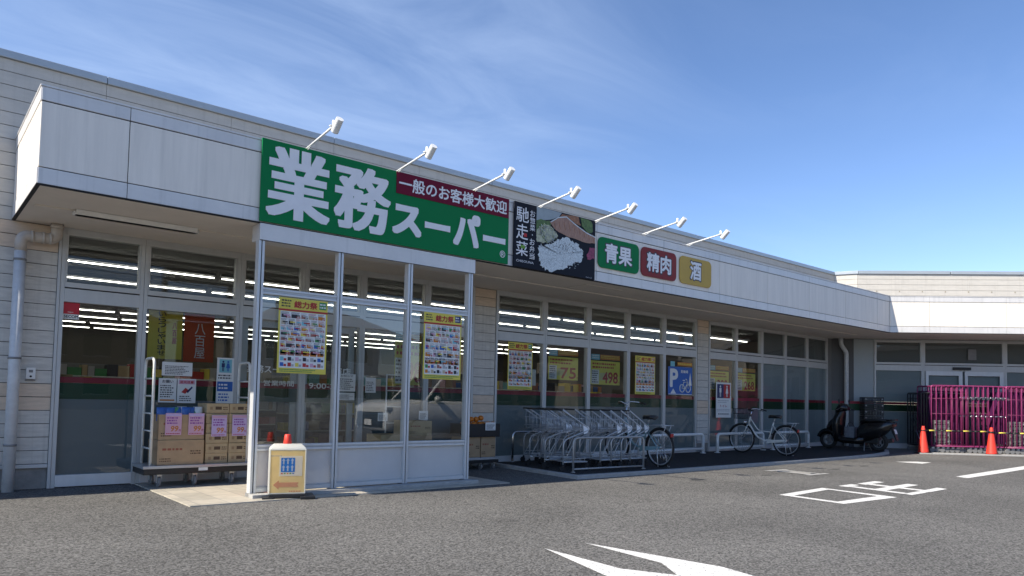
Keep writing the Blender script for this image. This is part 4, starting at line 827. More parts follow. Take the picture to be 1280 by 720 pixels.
# fruit trolley right of the screen
ft = thing('fruit_trolley', 'low trolley with black fruit tray beside the grey pier', 'trolley', (7.33, 9.62, .0), local=True)
mb = MB(); mb.box(-.36, .34, -.22, .22, .16, .2, STEEL); mb.build('deck', ft, bevel=.004); mb = MB(); mb.box(-.355, .335, -.215, .215, .11, .1595, BLACKP); mb.build('bumper', ft, bevel=.006)
for sx in (-.28, .0, .26):
    for sy in (-.15, .15): mb = MB(); mb.cyl((sx - .015, sy, .05), (sx + .015, sy, .05), .05, GREYP, n=16); mb.box(sx - .022, sx + .022, sy - .015, sy + .015, .06, .11, STEEL); mb.build('caster', ft)
for a, b, l in ((6.99, 7.28, 'left brown carton under the black fruit tray'), (7.30, 7.60, 'right brown carton under the black fruit tray')): carton(a, b, 9.42, 9.82, .203, .53, l, 'cartons under the fruit tray', CARD, 1, 50)
t = thing('fruit_tray', 'black plastic tray of oranges on two brown cartons', 'tray', (7.31, 9.6, .535)); mb = MB()
mb.box(6.97, 7.66, 9.38, 9.84, .533, .545, BLACKP)
for a in ((6.97, 7.66, 9.38, 9.392), (6.97, 7.66, 9.828, 9.84), (6.97, 6.982, 9.392, 9.828), (7.648, 7.66, 9.392, 9.828)): mb.box(*a, .545, .745, BLACKP)
mb.build('tray', t, bevel=.004)
ORG = M('orange_peel', (.55, .17, .015), .45, var=.1, vs=30, bump=.2, bs=120)
random.seed(4); k = 0
for i in range(5):
    for j in range(2):
        x, y, z = 7.05 + .13 * i + random.uniform(-.01, .01), 9.47 + .12 * j, .735 + (.0 if j else .0); mb = MB()
        mb.lathe([(.0, -.045)] + [(.048 * math.cos(R_(a)), .046 * math.sin(R_(a))) for a in (-60, -30, 0, 30, 60)] + [(.012, .043), (.0, .040)], ORG, 16, (x, y, z)); tag(mb.build('orange'), 'loose orange in the %s row of the black tray, %s from the left' % (('front', 'rear')[j], ordn[i]), 'orange', 'oranges in the black tray')
for i in range(3):
    x, y, z = 7.16 + .1 * i, 9.52, .815 + (.02 if i == 2 else 0); mb = MB(); mb.lathe([(.0, -.045)] + [(.048 * math.cos(R_(a)), .046 * math.sin(R_(a))) for a in (-60, -30, 0, 30, 60)] + [(.012, .043), (.0, .040)], ORG, 16, (x, y, z)); tag(mb.build('orange'), 'orange on top of the heap in the black tray, %s from the left' % ordn[i], 'orange', 'oranges in the black tray')
notice(9.366, 7.34, 7.55, .64, .77, 'white price slip clipped on the black fruit tray', 31, name='price_slip')
# goods behind the screen at right
bx = 0
for i, (a, b, z0, z1) in enumerate(((5.35, 5.78, .012, .32), (5.8, 6.3, .012, .30), (5.37, 5.76, .322, .60), (5.82, 6.26, .302, .58), (5.83, 6.25, .582, .80))):
    carton(a, b, 9.3, 9.72, z0, z1, 'carton behind the right screen pane, ' + ['floor level at left', 'floor level at right', 'upper one at left', 'middle one at right', 'topmost at right'][i], 'cartons behind the screen', CARD if i % 2 else CARDB, 1, 60 + i)
notice(9.28, 5.30, 5.46, .80, .92, 'white price slip above the left cartons behind the screen', 33, name='price_slip'); notice(9.281, 6.0, 6.16, .82, .95, 'white price slip above the right cartons behind the screen', 34, name='price_slip')
mb = MB()
for x in (5.72, 6.1): mb.bend([(x, 9.78, 0.012), (x, 9.78, 1.5)], .012, CAGEW)
for z in (.5, .75, 1.0, 1.25, 1.49): mb.cyl((5.72, 9.78, z), (6.1, 9.78, z), .008, CAGEW, n=6)
tag(mb.build('wire_rack'), 'white ladder rack standing behind the cartons in the screen', 'rack')

# ------------------------------------------------------------------ corral rails and barriers
def hoop(p, q, h, r, m, name, label, cat, group=None, low=None, z=.05):
    mb = MB(); mb.bend([(p[0], p[1], z - .03), (p[0], p[1], z + h), (q[0], q[1], z + h), (q[0], q[1], z - .03)], r, m, .1, 10, 6)
    if low: mb.cyl((p[0], p[1], z + low), (q[0], q[1], z + low), r * .8, m, n=10)
    for a in (p, q): mb.cyl((a[0], a[1], z), (a[0], a[1], z + .012), r * 2, m, n=12)
    return tag(mb.build(name), label, cat, group)
hoop((7.98, 7.98), (9.5, 7.86), .53, .017, M('rail_steel', (.36, .36, .355), .4, .3, var=.12, vs=15), 'corral_rail', 'steel hoop rail along the front of the cart corral', 'rail', 'cart corral rails', .05)
hoop((8.36, 9.88), (9.75, 9.9), .53, .021, CHROME, 'corral_rail', 'chrome hoop rail behind the shopping carts', 'rail', 'cart corral rails')
for a, b, l in ((11.5, 13.74, 'white hoop barrier behind the blue bicycle'), (14.2, 16.2, 'white hoop barrier behind the front wheel of the white bicycle'), (16.55, 18.4, 'white hoop barrier behind the rear wheel of the white bicycle')):
    hoop((a, 9.62), (b, 9.68), .42, .034, WHITEP, 'hoop_barrier', l, 'barrier', 'white hoop barriers', .10)

# ------------------------------------------------------------------ shopping carts
ct = thing('shopping_cart', '', 'shopping cart', (0, 0, 0), group='nested shopping carts', local=True)
for sy in (-.24, .24):
    mb = MB(); mb.bend([(0, sy, .10), (0, sy, .44), (.05, sy, .50), (.50, sy * .92, .64), (.50, sy * .92, .68), (-.02, sy, .955)], .0115, STEEL, .05, 8); mb.build('side_frame', ct)
    mb = MB(); y_ = sy * .92; mb.prism([(.40, .725), (.505, .70), (.53, .665), (.49, .60), (.42, .575)], 'y', y_ - .006, y_ + .006, CARTP); mb.build('corner_plate', ct)
mb = MB(); mb.cyl((-.03, -.235, .955), (-.03, .235, .955), .013, BLACKP, n=10); mb.build('handle', ct)
mb = MB(); mb.bend([(0, -.24, .15), (.56, -.17, .135), (.56, .17, .135), (0, .24, .15)], .011, STEEL, .06, 8)
for i in range(1, 8): mb.cyl((.07 * i, -.235 + .009 * i, .15), (.07 * i, .235 - .009 * i, .15), .005, STEEL, n=5)
mb.bend([(.02, -.23, .20), (.53, -.165, .19), (.53, .165, .19), (.02, .23, .20)], .006, STEEL, .04, 6)
for i in range(6): mb.cyl((.06 + .085 * i, -.22 + .01 * i, .197), (.06 + .085 * i, -.215 + .01 * i, .15), .004, STEEL, n=4)
mb.build('base_frame', ct)
mb = MB()
for z, m_ in ((.50, .0), (.66, .0), (.80, -.0)):
    x1 = {.50: .06, .66: .48, .80: .26}[z]
    mb.bend([(-.0, -.225, z), (x1, -.215, z), (x1, .215, z), (-.0, .225, z)], .005, STEEL, .03, 6)
for i in range(5):
    y_ = -.2 + .1 * i; mb.tube([(0, y_, .86), (.02, y_, .60), (.47, y_ * .9, .655)], .004, STEEL, 4)
for i in range(5):
    x_ = .02 + .095 * i
    mb.cyl((x_, -.215, .60 + .011 * i), (x_, .215, .60 + .011 * i), .004, STEEL, n=4)
    for sy in (-.218, .218): mb.cyl((x_, sy, .60 + .011 * i), (x_, sy, .93 - .048 * i - .02), .004, STEEL, n=4)
mb.build('basket', ct)
for sy in (-1, 1): mb = MB(); mb.tube([(.02, sy * .235, .16), (.30, sy * .225, .57)], .006, STEEL, 6); mb.build('brace', ct)
for x_, y_ in ((.0, -.24), (.0, .24), (.54, -.17), (.54, .17)):
    mb = MB(); mb.cyl((x_ - .02, y_ - .012, .047), (x_ - .02, y_ + .012, .047), .047, RUBBER, n=16); mb.cyl((x_, y_, .08), (x_, y_, .115), .016, BLACKP, n=8); mb.box(x_ - .03, x_ + .012, y_ - .018, y_ + .018, .07, .088, BLACKP); mb.build('caster', ct)
spots = []
for i, x in enumerate((7.93, 8.75, 9.02, 9.25, 9.47)): spots.append((x, 8.36 + .02 * (i > 0), 'front', i))
for i, x in enumerate((8.20, 8.52, 8.80)): spots.append((x, 8.98, 'middle', i))
for i, x in enumerate((8.56, 8.88)): spots.append((x, 9.56, 'rear', i))
for k, (x, y, row, i) in enumerate(spots):
    lab = 'grey wire shopping cart, %s from the left in the %s nested row' % (ordn[i], row)
    rz = random.uniform(-.03, .03) + (-.10 if k == 0 else 0)
    if k == 0: ct.location = (x, y, .05); ct.rotation_euler = (0, 0, rz); ct['label'] = lab
    else: dup(ct, (x, y + random.uniform(-.025, .025), .05), rz, lab)

# ------------------------------------------------------------------ bicycles
def bicycle(loc, heading, paint, label, basketcol, stem_h=1.02):
    b = thing('bicycle', label, 'bicycle', loc, heading, 'parked bicycles', local=True); WB = 1.1; R0 = .33
    def wheel(x, name='wheel'):
        mb = MB(); mb.torus((x, 0, R0), (0, 1, 0), R0 - .018, .020, RUBBER, 48, 8); w = mb.build('wheel', b)
        mb = MB(); mb.torus((x, 0, R0), (0, 1, 0), R0 - .042, .011, STEEL, 48, 6); mb.build('rim', w)
        mb = MB()
        for i in range(32):
            a = 2 * math.pi * i / 32; s_ = .03 if i % 2 else -.03; a2 = a + (.5 if (i // 2) % 2 else -.5)
            mb.cyl((x + .02 * math.cos(a2), s_, R0 + .02 * math.sin(a2)), (x + (R0 - .045) * math.cos(a), 0, R0 + (R0 - .045) * math.sin(a)), .0018, CHROME, n=4)
        mb.cyl((x, -.05, R0), (x, .05, R0), .02, STEEL, n=12); mb.cyl((x, -.07, R0), (x, .07, R0), .008, STEEL, n=8); mb.build('spokes', w)
        return w
    wheel(0); wheel(WB)
    def fender(x, a0, a1, nm):
        mb = MB(); rg = []
        for i in range(17):
            a = R_(a0 + (a1 - a0) * i / 16); rr = R0 + .012
            rg.append([Vector((x + (rr + dz) * math.cos(a), dy, R0 + (rr + dz) * math.sin(a))) for dy, dz in ((-.026, -.006), (-.014, .007), (.014, .007), (.026, -.006), (.014, .003), (-.014, .003))])
        mb.rings(rg, BLACKP); mb.build('fender', b)
    fender(0, -12, 150, 'r'); fender(WB, 20, 175, 'f')
    mb = MB(); bbk = (.44, 0, .29); st = (.30, 0, .72); hd = (.88, 0, .82); hb = (.92, 0, .66)
    mb.tube([bbk, (.36, 0, .53), st], .016, paint, 10); mb.bend([(hb[0] - .01, 0, hb[2]), (.70, 0, .36), bbk], .020, paint, .16, 10, 6); mb.bend([(hd[0], 0, hd[2] - .03), (.68, 0, .52), (.36, 0, .50)], .013, paint, .1, 10, 5)
    mb.cyl(hd, hb, .021, paint, n=12)
    for sy in (-.06, .06): mb.tube([(.44, sy * .5, .29), (0, sy, R0)], .009, paint, 8); mb.tube([(.33, sy * .3, .64), (0, sy, R0)], .008, paint, 8)
    mb.build('frame', b)
    mb = MB()
    for sy in (-.055, .055): mb.tube([(.925, sy, .63), (.985, sy, .5), (WB, sy, R0)], .010, paint, 8)
    mb.cyl((.925, -.055, .635), (.925, .055, .635), .012, paint, n=8); mb.build('fork', b)
    mb = MB(); mb.tube([hd, (.85, 0, stem_h - .05)], .012, CHROME, 10); mb.bend([(.66, -.27, stem_h - .03), (.80, -.26, stem_h), (.90, -.1, stem_h + .01), (.87, 0, stem_h - .04), (.90, .1, stem_h + .01), (.80, .26, stem_h), (.66, .27, stem_h - .03)], .011, CHROME, .08, 8); hbo = mb.build('handlebar', b)
    for sy in (-.27, .27):
        mb = MB(); s_ = 1 if sy > 0 else -1
        mb.tube([(.64, sy, stem_h - .034), (.77, sy - .008 * s_, stem_h - .006)], .017, BLACKP, 10); mb.tube([(.80, sy - .03 * s_, stem_h - .02), (.70, sy + .0 * s_, stem_h - .06)], .006, BLACKP, 6); mb.build('grip', hbo)
    mb = MB(); rg = []
    for x_, w_, zc in ((.13, .03, .835), (.15, .10, .85), (.22, .115, .848), (.30, .07, .848), (.38, .03, .85), (.42, .02, .842)):
        rg.append([Vector((x_, w_ * math.cos(a), zc + (.030 if math.sin(a) > 0 else .04) * math.sin(a))) for a in [2 * math.pi * j / 14 for j in range(14)]])
    mb.rings(rg, BLACKP); mb.cyl((.27, 0, .82), (.31, 0, .70), .012, STEEL, n=10); mb.build('saddle', b)
    mb = MB()
    for sy in (-.06, .06): mb.tube([(.24, sy * .6, .70), (.10, sy, .715), (-.26, sy, .715)], .006, STEEL, 6); mb.tube([(-.20, sy, .715), (0, sy, R0)], .005, STEEL, 6)
    for i in range(5): mb.cyl((-.24 + .08 * i, -.06, .716), (-.24 + .08 * i, .06, .716), .005, STEEL, n=6)
    mb.build('rear_rack', b); mb = MB(); mb.box(-.285, -.265, -.03, .03, .52, .58, M('reflector_red', (.4, .02, .02), .3)); mb.build('reflector', b)
    mb = MB(); x0, x1, zb, ztp = .93, 1.24, .78, 1.0
    for z, e in ((zb, .03), ((zb + ztp) / 2, .012), (ztp, 0)):
        y_ = .17 - e; mb.bend([(x0 + .02, -y_, z), (x1 - e, -y_, z), (x1 - e, y_, z), (x0 + .02, y_, z), (x0 + .02, -y_, z)], .006, basketcol, .03, 6)
    for i in range(9):
        u = i / 8
        for sy in (-1, 1): mb.cyl((x0 + .02 + (x1 - x0 - .05) * u, sy * .14, zb), (x0 + .02 + (x1 - x0 - .02) * u, sy * .17, ztp), .003, basketcol, n=4)
        mb.cyl((x1 - .03, -.14 + .28 * u, zb), (x1, -.17 + .34 * u, ztp), .003, basketcol, n=4); mb.cyl((x0 + .02, -.14 + .28 * u, zb), (x0 + .02, -.17 + .34 * u, ztp), .003, basketcol, n=4); mb.cyl((x0 + .02, -.14 + .28 * u, zb), (x1 - .03, -.14 + .28 * u, zb), .003, basketcol, n=4)
    mb.build('basket', b)
    mb = MB(); mb.lathe([(.0, -.045), (.035, -.04), (.045, 0), (.035, .03), (.0, .035)], CHROME, 14, (1.02, .0, .70)); mb.build('front_lamp', b)
    mb = MB(); mb.prism([(-.02, .305), (-.045, .33), (-.02, .355), (.30, .335), (.44, .345), (.495, .29), (.44, .235), (.38, .255)], 'y', .045, .06, paint); mb.build('chain_case', b)
    mb = MB(); mb.cyl((.44, -.1, .29), (.44, .1, .29), .012, STEEL, n=8); mb.box(.43, .45, .085, .1, .13, .29, STEEL); mb.box(.43, .45, -.1, -.085, .29, .45, STEEL); mb.build('crank', b)
    for sy, z in ((.15, .13), (-.15, .45)): mb = MB(); mb.box(.40, .48, sy - .045, sy + .045, z - .012, z + .012, BLACKP); mb.build('pedal', b)
    mb = MB(); mb.tube([(0, -.08, R0), (-.06, -.13, .01)], .008, STEEL, 8); mb.tube([(0, .08, R0), (-.06, .10, .012)], .008, STEEL, 8); mb.tube([(-.06, -.13, .01), (-.10, -.13, .012)], .008, STEEL, 8); mb.build('kickstand', b)
BLUEP = M('bike_blue', (.22, .36, .40), .35, var=.06); WHB = M('bike_white', (.68, .68, .64), .35, var=.06)
bicycle((10.02, 7.93, .05), R_(83), BLUEP, 'pale blue city bicycle with grey basket parked beside the shopping carts', GREYP, 1.1)
bicycle((14.86, 8.32, .05), R_(90), WHB, 'white city bicycle with black basket parked under the price posters', BLACKP, 1.0)

# ------------------------------------------------------------------ scooter
sc_ = thing('motor_scooter', 'black motor scooter parked nose in at the corner of the shop', 'scooter', (18.72, 8.02, .05), R_(90), local=True)
BLK = M('scooter_black', (.008, .008, .009), .22, var=.1, vs=8); SEATM = M('seat_vinyl', (.012, .012, .012), .6, var=.1, vs=20)
def loft(secs, m, n=16, e=2.6):
    rg = []
    for (x, zc, hw, hh) in secs:
        r = []
        for j in range(n):
            a = 2 * math.pi * j / n; c, s = math.cos(a), math.sin(a)
            r.append(Vector((x, hw * math.copysign(abs(c) ** (2 / e), c), zc + hh * math.copysign(abs(s) ** (2 / e), s))))
        rg.append(r)
    mb = MB(); mb.rings(rg, m); return mb
WBs = 1.27
for x in (0, WBs):
    mb = MB(); mb.torus((x, 0, .235), (0, 1, 0), .185, .05, RUBBER, 36, 10); w = mb.build('wheel', sc_)
    mb = MB(); mb.cyl((x, -.04, .235), (x, .04, .235), .055, GREYP, n=16); mb.torus((x, 0, .235), (0, 1, 0), .135, .016, GREYP, 28, 6)
    for i in range(5): a = i * 1.2566; mb.cyl((x, 0, .235), (x + .135 * math.cos(a), 0, .235 + .135 * math.sin(a)), .014, GREYP, n=6)
    mb.build('rim', w)
loft([(-.42, .70, .03, .02), (-.34, .68, .12, .08), (-.12, .58, .18, .19), (.15, .50, .20, .25), (.36, .46, .19, .27), (.47, .42, .15, .19)], BLK).build('rear_body', sc_)
loft([(-.30, .755, .06, .02), (-.22, .775, .13, .035), (0, .785, .155, .045), (.2, .765, .15, .045), (.30, .775, .13, .04), (.42, .73, .08, .03)], SEATM).build('seat', sc_)
mb = MB(); mb.bend([(-.18, -.1, .78), (-.42, -.12, .80), (-.42, .12, .80), (-.18, .1, .78)], .016, BLK, .06, 8); mb.build('grab_rail', sc_)
loft([(.30, .28, .18, .13), (.55, .24, .19, .085), (.85, .25, .19, .09), (1.0, .33, .17, .13)], BLK).build('floorboard', sc_)
mb = MB(); rg = []
for z, xc, hw, dp in ((.20, .98, .15, .13), (.40, .98, .22, .15), (.6, .975, .25, .17), (.80, .95, .24, .16), (.95, .91, .17, .14), (1.02, .89, .10, .10)):
    rg.append([Vector((xc + dp * math.sin(a) * (1.1 if math.sin(a) > 0 else .45), hw * math.cos(a), z)) for a in [2 * math.pi * j / 16 for j in range(16)]])
mb.rings(rg, BLK); mb.build('leg_shield', sc_)
loft([(1.0, .72, .14, .10), (1.10, .68, .18, .14), (1.22, .61, .14, .10), (1.30, .55, .06, .05)], BLK).build('nose', sc_)
mb = MB(); rg = []
for i in range(11):
    a = R_(15 + 150 * i / 10); rr = .27; rg.append([Vector((WBs + (rr + dz) * math.cos(a), dy, .235 + (rr + dz) * math.sin(a))) for dy, dz in ((-.10, -.10), (-.07, .025), (.07, .025), (.10, -.10), (.05, 0), (-.05, 0))])
mb.rings(rg, BLK); mb.build('front_fender', sc_)
mb = MB()
for sy in (-.075, .075): mb.tube([(1.02, sy * .8, .62), (WBs, sy, .235)], .018, GREYP, 8)
mb.build('fork', sc_)
loft([(.74, 1.05, .08, .05), (.82, 1.08, .20, .09), (.92, 1.07, .21, .12), (1.02, 1.0, .15, .09), (1.07, .97, .07, .05)], BLK).build('handlebar_cover', sc_)
mb = MB(); mb.bend([(.78, -.36, 1.02), (.84, -.2, 1.04), (.84, .2, 1.04), (.78, .36, 1.02)], .012, GREYP, .06, 8); hb = mb.build('handlebar', sc_)
for sy in (-1, 1):
    mb = MB(); mb.tube([(.77, sy * .37, 1.018), (.80, sy * .26, 1.03)], .019, RUBBER, 10); mb.tube([(.88, sy * .37, 1.02), (.88, sy * .22, 1.045)], .006, GREYP, 6); mb.build('grip', hb)
    mb = MB(); mb.tube([(.85, sy * .20, 1.08), (.86, sy * .27, 1.22)], .006, BLACKP, 6); mb.lathe([(0, -.006), (.05, -.004), (.052, .004), (0, .01)], BLACKP, 14, (0, 0, 0)); 
    for v in mb.bm.verts[-56:]: v.co = Vector((.86, sy * .28, 1.24)) + Vector((v.co.z, v.co.x, v.co.y))
    mb.build('mirror', sc_)
mb = MB(); mb.lathe([(0, .0), (.05, .005), (.062, .02), (.06, .03), (0, .03)], M('lamp_lens', (.5, .5, .48), .1, var=0), 16, (0, 0, 0))
for v in mb.bm.verts: v.co = Vector((1.04, 0, .99)) + Vector((-v.co.z + .03, v.co.x, v.co.y))
mb.build('headlight', sc_)
mb = MB(); mb.box(-.40, -.34, -.09, .09, .64, .70, M('tail_red', (.08, .006, .006), .3)); mb.build('tail_light', sc_, bevel=.008)
mb = MB(); mb.prism([(-.30, .60), (-.36, .60), (-.46, .30), (-.44, .29), (-.34, .50)], 'y', -.06, .06, BLACKP); mb.build('mudguard', sc_)
mb = MB(); mb.prism([(-.395, .565), (-.385, .565), (-.425, .455), (-.435, .455)], 'y', -.06, .06, M('plate_white', (.62, .55, .55), .5)); mb.build('number_plate', sc_)
mb = MB(); mb.tube([(.35, -.14, .25), (.05, -.17, .22), (-.28, -.17, .29)], .055, BLACKP, 12); mb.build('exhaust', sc_)
mb = MB(); mb.box(-.04, .40, -.10, .10, .19, .34, M('engine_grey', (.02, .02, .02), .5)); mb.build('engine', sc_, bevel=.02)
mb = MB(); mb.tube([(.25, -.13, .16), (.9, -.17, .235)], .008, CHROME, 6); mb.build('trim_strip', sc_)
mb = MB(); mb.tube([(.30, .10, .2), (.26, .22, .0)], .012, GREYP, 8); mb.tube([(.30, -.10, .2), (.26, -.20, .0)], .012, GREYP, 8); mb.build('stand', sc_)
mb = MB(); mb.box(.56, .80, -.12, .12, .335, .62, M('bag_grey', (.13, .14, .16), .7, var=.3, vs=14)); mb.tube([(.60, 0, .62), (.66, 0, .72), (.74, 0, .72), (.78, 0, .62)], .01, BLACKP, 6)
for v in mb.bm.verts: v.co = Matrix.Rotation(R_(90), 3, 'Z') @ v.co + Vector((18.72, 8.02, .02))
tag(mb.build('shopping_bag', bevel=.04), 'dark grey bag standing on the scooter footboard', 'bag')

# crate stack by the wing
def crate(x, y, z, rz, label, group, m, w=.5, d=.34, h=.16):
    c = thing('folding_crate', label, 'crate', (x, y, z), rz, group, local=True); mb = MB()
    mb.box(-w / 2, w / 2, -d / 2, d / 2, 0, .012, m)
    for s in (-1, 1):
        for z0, z1 in ((.012, .03), (.06, .078), (.105, .12), (h - .03, h)):
            mb.box(-w / 2, w / 2, s * d / 2 - .006, s * d / 2 + .006, z0, z1, m); mb.box(s * w / 2 - .006, s * w / 2 + .006, -d / 2, d / 2, z0 + .001, z1 - .001, m)
        for i in range(7): x_ = -w / 2 + w * i / 6; mb.box(x_ - .008, x_ + .008, s * d / 2 - .005, s * d / 2 + .005, .012, h - .001, m)
        for i in range(5): y_ = -d / 2 + d * i / 4; mb.box(s * w / 2 - .005, s * w / 2 + .005, y_ - .008, y_ + .008, .012, h - .001, m)
    mb.build('shell', c)
    mb = MB()
    for sx in (-w / 2 + .03, w / 2 - .03): mb.box(sx - .015, sx + .015, -d / 2 - .012, -d / 2 - .006, h * .5, h * .75, M('clip_grey', (.3, .3, .3), .5))
    mb.build('clip', c)
    return c
BLKC = M('crate_black', (.022, .023, .025), .5, var=.2); GRYC = M('crate_grey', (.17, .155, .15), .6, var=.15)
pos = WIN(.17, -.34, 0)
for k in range(8): crate(pos.x + random.uniform(-.006, .006), pos.y, .05 + .174 * k, R_(-45), 'black open crate behind the scooter, %s from the ground in its stack' % ordn[k], 'stacked black crates', BLKC)

# ------------------------------------------------------------------ roll cages along the wing
SHEETP = M('purple_sheet', (.075, .012, .07), .5, var=.2, vs=8)
CG = Fr((K[0] + S2 * .55, K[1] + S2 * .55), 45)
def cage(paint, label, group, H=1.76):
    c = thing('roll_cage', label, 'roll cage', (0, 0, 0), R_(-45), group, local=True); L, Dp = 1.06, .78
    for y_, nm in ((0, 'side_panel'), (Dp, 'side_panel')):
        mb = MB(); mb.bend([(0, y_, .16), (0, y_, H), (L, y_, H - .005), (L, y_, .16)], .0165, paint, .05, 8)
        for z in (.2, 1.02, 1.42): mb.cyl((0, y_, z), (L, y_, z), .005, paint, n=6)
        for i in (1, 2, 3): mb.cyl((L * i / 4, y_, .2), (L * i / 4, y_, H), .0035, paint, n=5)
        mb.build(nm, c)
    mb = MB(); mb.bend([(0, 0, .2), (0, 0, H - .02), (0, Dp, H - .02), (0, Dp, .2)], .016, paint, .04, 8)
    for z in (.5, 1.0, 1.4): mb.cyl((0, 0, z), (0, Dp, z), .005, paint, n=5)
    for i in range(1, 5): mb.cyl((0, Dp * i / 5, .2), (0, Dp * i / 5, H - .02), .004, paint, n=5)
    mb.build('back_panel', c)
    if paint is MAG: mb = MB(); mb.box(-.01, -.004, .05, Dp - .05, .24, 1.62, SHEETP); mb.build('lower_sheet', c)
    mb = MB(); mb.bend([(0, 0, .165), (L, 0, .165), (L, Dp, .165), (0, Dp, .165), (0, 0, .165)], .018, paint, .03, 8)
    mb.cyl((.03, .05, .22), (.03, Dp - .05, .95), .008, CHROME, n=6); mb.build('base', c)
    mb = MB()
    for z in (.98, 1.47): mb.tube([(L, -.018, z), (L - .02, -.03, z), (L - .11, -.03, z - .02)], .008, CHROME, 6)
    mb.box(L - .05, L + .02, -.02, .02, 1.40, 1.45, CHROME); mb.build('latch', c)
    for x_, y_ in ((.06, .04), (L - .06, .04), (.06, Dp - .04), (L - .06, Dp - .04)):
        mb = MB(); mb.cyl((x_ - .03, y_ - .016, .062), (x_ - .03, y_ + .016, .062), .062, GREYP, n=16); mb.box(x_ - .045, x_ + .02, y_ - .024, y_ + .024, .10, .145, STEEL); mb.build('caster', c)
    return c
cg = cage(MAG, 'magenta roll cage at the left end of the nested cages', 'nested magenta roll cages')
p = CG(1.29, .03, 0); cg.location = p
for k in range(1, 8):
    p = CG(1.29 + .128 * k, .03 + .006 * k + random.uniform(-.01, .01), 0); dup(cg, p, R_(-45) + random.uniform(-.006, .006), 'magenta roll cage, %s from the left in the first nest' % ordn[k])
for k in range(9):
    p = CG(3.16 + .128 * k, .02 + .006 * k, 0); dup(cg, p, R_(-45), 'magenta roll cage, %s from the left in the second nest' % ordn[k])
cb_ = cage(CAGEK, 'black roll cage standing leftmost, shorter than the magenta cages', 'black roll cages', 1.56); cb_.location = CG(1.06, .10, 0)
dup(cb_, CG(1.14, .12, 0), R_(-45), 'black roll cage nested second from the left'); dup(cb_, CG(1.22, .14, 0), R_(-45), 'black roll cage touching the leftmost magenta cage')
for n_, (s0, tag_) in enumerate(((1.56, 'leftmost'), (3.45, 'second'))):
    for k in range(4): p = CG(s0, .22, 0); crate(p.x, p.y, .19 + .165 * k, R_(-45), 'grey crate inside the %s magenta cage nest, %s from the bottom' % (('first', 'second')[n_], ordn[k]), 'grey crates in the cages', GRYC, .38, .30)

# ------------------------------------------------------------------ what the glass mirrors: car, houses, poles behind the viewer
car = thing('parked_car', 'white sport utility car parked opposite the shop and mirrored in the glass screen', 'car', (11.2, .15, 0), R_(180), local=True)
CWH = M('car_white', (.62, .62, .60), .18, var=0, spec=.6); CGL = M('car_glass', (.012, .014, .016), .05, var=0); CBK = M('car_black', (.012, .012, .012), .3, var=0)
def body_ring(x, zlo, zhi, hw, tw):
    return [Vector((x, y, z)) for y, z in ((-hw, zlo), (-hw - .01, (zlo + zhi) / 2), (-hw + .01, zhi - .06), (-tw, zhi), (tw, zhi), (hw - .01, zhi - .06), (hw + .01, (zlo + zhi) / 2), (hw, zlo))]
mb = MB(); mb.rings([body_ring(*a) for a in ((-2.2, .45, .95, .70, .60), (-2.12, .32, 1.05, .84, .76), (-1.4, .28, 1.08, .89, .82), (0, .26, 1.08, .90, .83), (.9, .28, 1.09, .89, .82), (1.25, .28, 1.10, .88, .80), (1.95, .30, 1.05, .84, .74), (2.2, .34, .98, .76, .66), (2.26, .42, .9, .70, .6))], CWH, smooth=True); mb.build('body', car)
mb = MB(); mb.rings([[Vector((x, y, z)) for y, z in ((-b_, zl), (-t_, zh), (t_, zh), (b_, zl))] for x, zl, zh, b_, t_ in ((-2.1, 1.06, 1.10, .80, .78), (-1.85, 1.06, 1.72, .82, .66), (-1.2, 1.06, 1.80, .83, .68), (.0, 1.06, 1.80, .83, .68), (.45, 1.06, 1.70, .82, .66), (1.15, 1.06, 1.12, .80, .78))], CGL, smooth=False); gh = mb.build('cabin', car)
mb = MB(); mb.rings([[Vector((x, y, z)) for y, z in ((-t_, zh - .02), (-t_ + .1, zh + .02), (t_ - .1, zh + .02), (t_, zh - .02))] for x, zh, t_ in ((-1.9, 1.70, .66), (-1.2, 1.81, .69), (0, 1.81, .69), (.5, 1.69, .66))], CWH); mb.build('roof', gh)
mb = MB()
for sy in (-1, 1):
    for x0, x1 in ((.5, 1.15), (-.25, -.25), (-1.2, -1.2)): mb.tube([(x0, sy * .675, 1.70 if x0 > .4 else 1.80), (x1, sy * .825, 1.09)], .035, CWH, 6)
mb.build('pillar', gh)
mb = MB(); mb.box(2.14, 2.275, -.62, .62, .42, .80, CBK)
for z in (.5, .58, .66, .74): mb.box(2.27, 2.285, -.5, .5, z, z + .02, CHROME)
mb.build('grille', car, bevel=.02); mb = MB(); mb.box(2.285, 2.295, -.17, .17, .46, .6, PAPER); mb.build('number_plate', car)
for sy in (-1, 1):
    mb = MB(); mb.box(2.10, 2.262, sy * .68 - .12, sy * .68 + .06 * 1, .84, .93, M('lamp_clear', (.7, .72, .74), .08, var=0)); mb.build('headlight', car, bevel=.02)
    mb = MB(); mb.rings([[Vector((x, sy * (.93 + w_ * math.cos(a)), 1.14 + h_ * math.sin(a))) for a in [j * .7854 for j in range(8)]] for x, w_, h_ in ((.78, .05, .04), (.84, .09, .075), (.92, .08, .07), (.95, .03, .03))], CWH); mb.build('mirror', car)
    for x in (-1.4, 1.4):
        mb = MB(); mb.torus((x, sy * .79, .34), (0, 1, 0), .25, .09, RUBBER, 30, 8); w = mb.build('wheel', car); mb = MB(); mb.cyl((x, sy * .74, .34), (x, sy * .865, .34), .2, GREYP, n=20); mb.build('rim', w)
HW = M('house_wall', (.45, .42, .37), .8, var=.08, vs=1); HR = M('house_roof', (.12, .11, .11), .7, var=.15, vs=2); HW2 = M('house_wall_brown', (.28, .22, .17), .8, var=.08, vs=1)
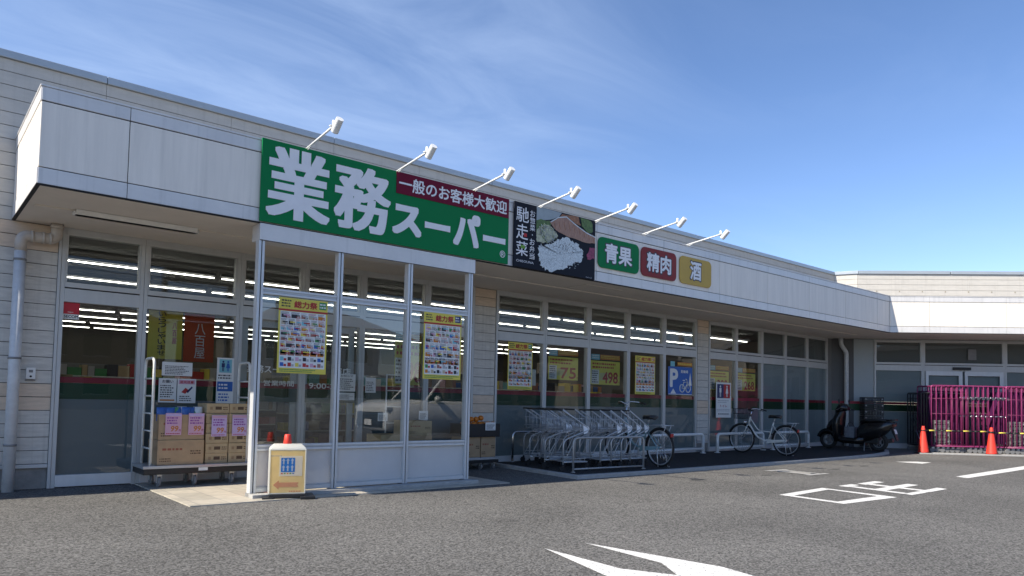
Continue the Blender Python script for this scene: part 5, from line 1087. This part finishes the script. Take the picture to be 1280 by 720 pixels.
for k, (x, y, w, d, h, m, l) in enumerate(((22, -32, 11, 8, 5.2, HW, 'cream house with dark hipped roof across the car park'), (37, -30, 9, 8, 5.6, HW2, 'brown house with dark roof across the car park'), (50, -27, 12, 9, 5.0, HW, 'wide cream house farthest along the street opposite'), (8, -36, 10, 8, 5.8, HW2, 'brown house opposite the entrance across the car park'), (66, -22, 12, 10, 6, HW, 'tall cream house at the far corner opposite'))):
    t = thing('house', l, 'house', (x, y, 0), random.uniform(-.1, .1), 'houses across the car park', local=True); mb = MB(); mb.box(-w / 2, w / 2, -d / 2, d / 2, 0, h, m); mb.build('wall', t)
    mb = MB(); a, b = w / 2 + .5, d / 2 + .5; mb.rings([[Vector((-a, -b, h)), Vector((a, -b, h)), Vector((a, b, h)), Vector((-a, b, h))], [Vector((-w / 4, -.05, h + 1.9)), Vector((w / 4, -.05, h + 1.9)), Vector((w / 4, .05, h + 1.9)), Vector((-w / 4, .05, h + 1.9))]], HR, smooth=False); mb.build('roof', t)
    for i in range(4):
        for z in (1.0, 3.4):
            xx = -w / 2 + w * (i + .5) / 4; mb = MB(); mb.box(xx - .75, xx + .75, d / 2, d / 2 + .06, z, z + 1.2, CGL); mb.box(xx - .8, xx + .8, d / 2 + .001, d / 2 + .05, z - .06, z - .002, ALU); mb.build('window', t)
for k, x in enumerate((4, 30, 56)):
    mb = MB(); mb.cyl((x, -22, 0), (x, -22, 9), .16, CONC, r1=.11, n=12); mb.box(x - .05, x + .05, -23, -21, 8.4, 8.5, GREYP); mb.box(x - .05, x + .05, -22.7, -21.3, 7.6, 7.7, GREYP); mb.cyl((x + .2, -22, 6.6), (x + .2, -22, 7.3), .2, GREYP, n=14)
    tag(mb.build('utility_pole'), 'grey concrete utility pole opposite the shop, ' + ['nearest the entrance', 'middle one of three', 'farthest of three'][k], 'utility pole', 'utility poles')
for k, (z, y) in enumerate(((8.52, -22.9), (8.52, -21.1), (7.72, -22.6), (7.72, -21.4))):
    mb = MB(); P_ = []
    for x0, x1 in ((-40, 4), (4, 30), (30, 56), (56, 100)):
        for i in range(8): u = i / 8; P_.append((x0 + (x1 - x0) * u, y, z - 2.4 * u * (1 - u)))
    P_.append((100, y, z)); mb.tube(P_, .02, BLACKP, 5); tag(mb.build('power_line'), 'sagging black power line between the utility poles, ' + ['upper rear strand', 'upper front strand', 'lower rear strand', 'lower front strand'][k], 'cable', 'power lines')

for o in LOCAL:
    if '_local' in o: del o['_local']
for o in COL.objects:
    if '_local' in o: del o['_local']
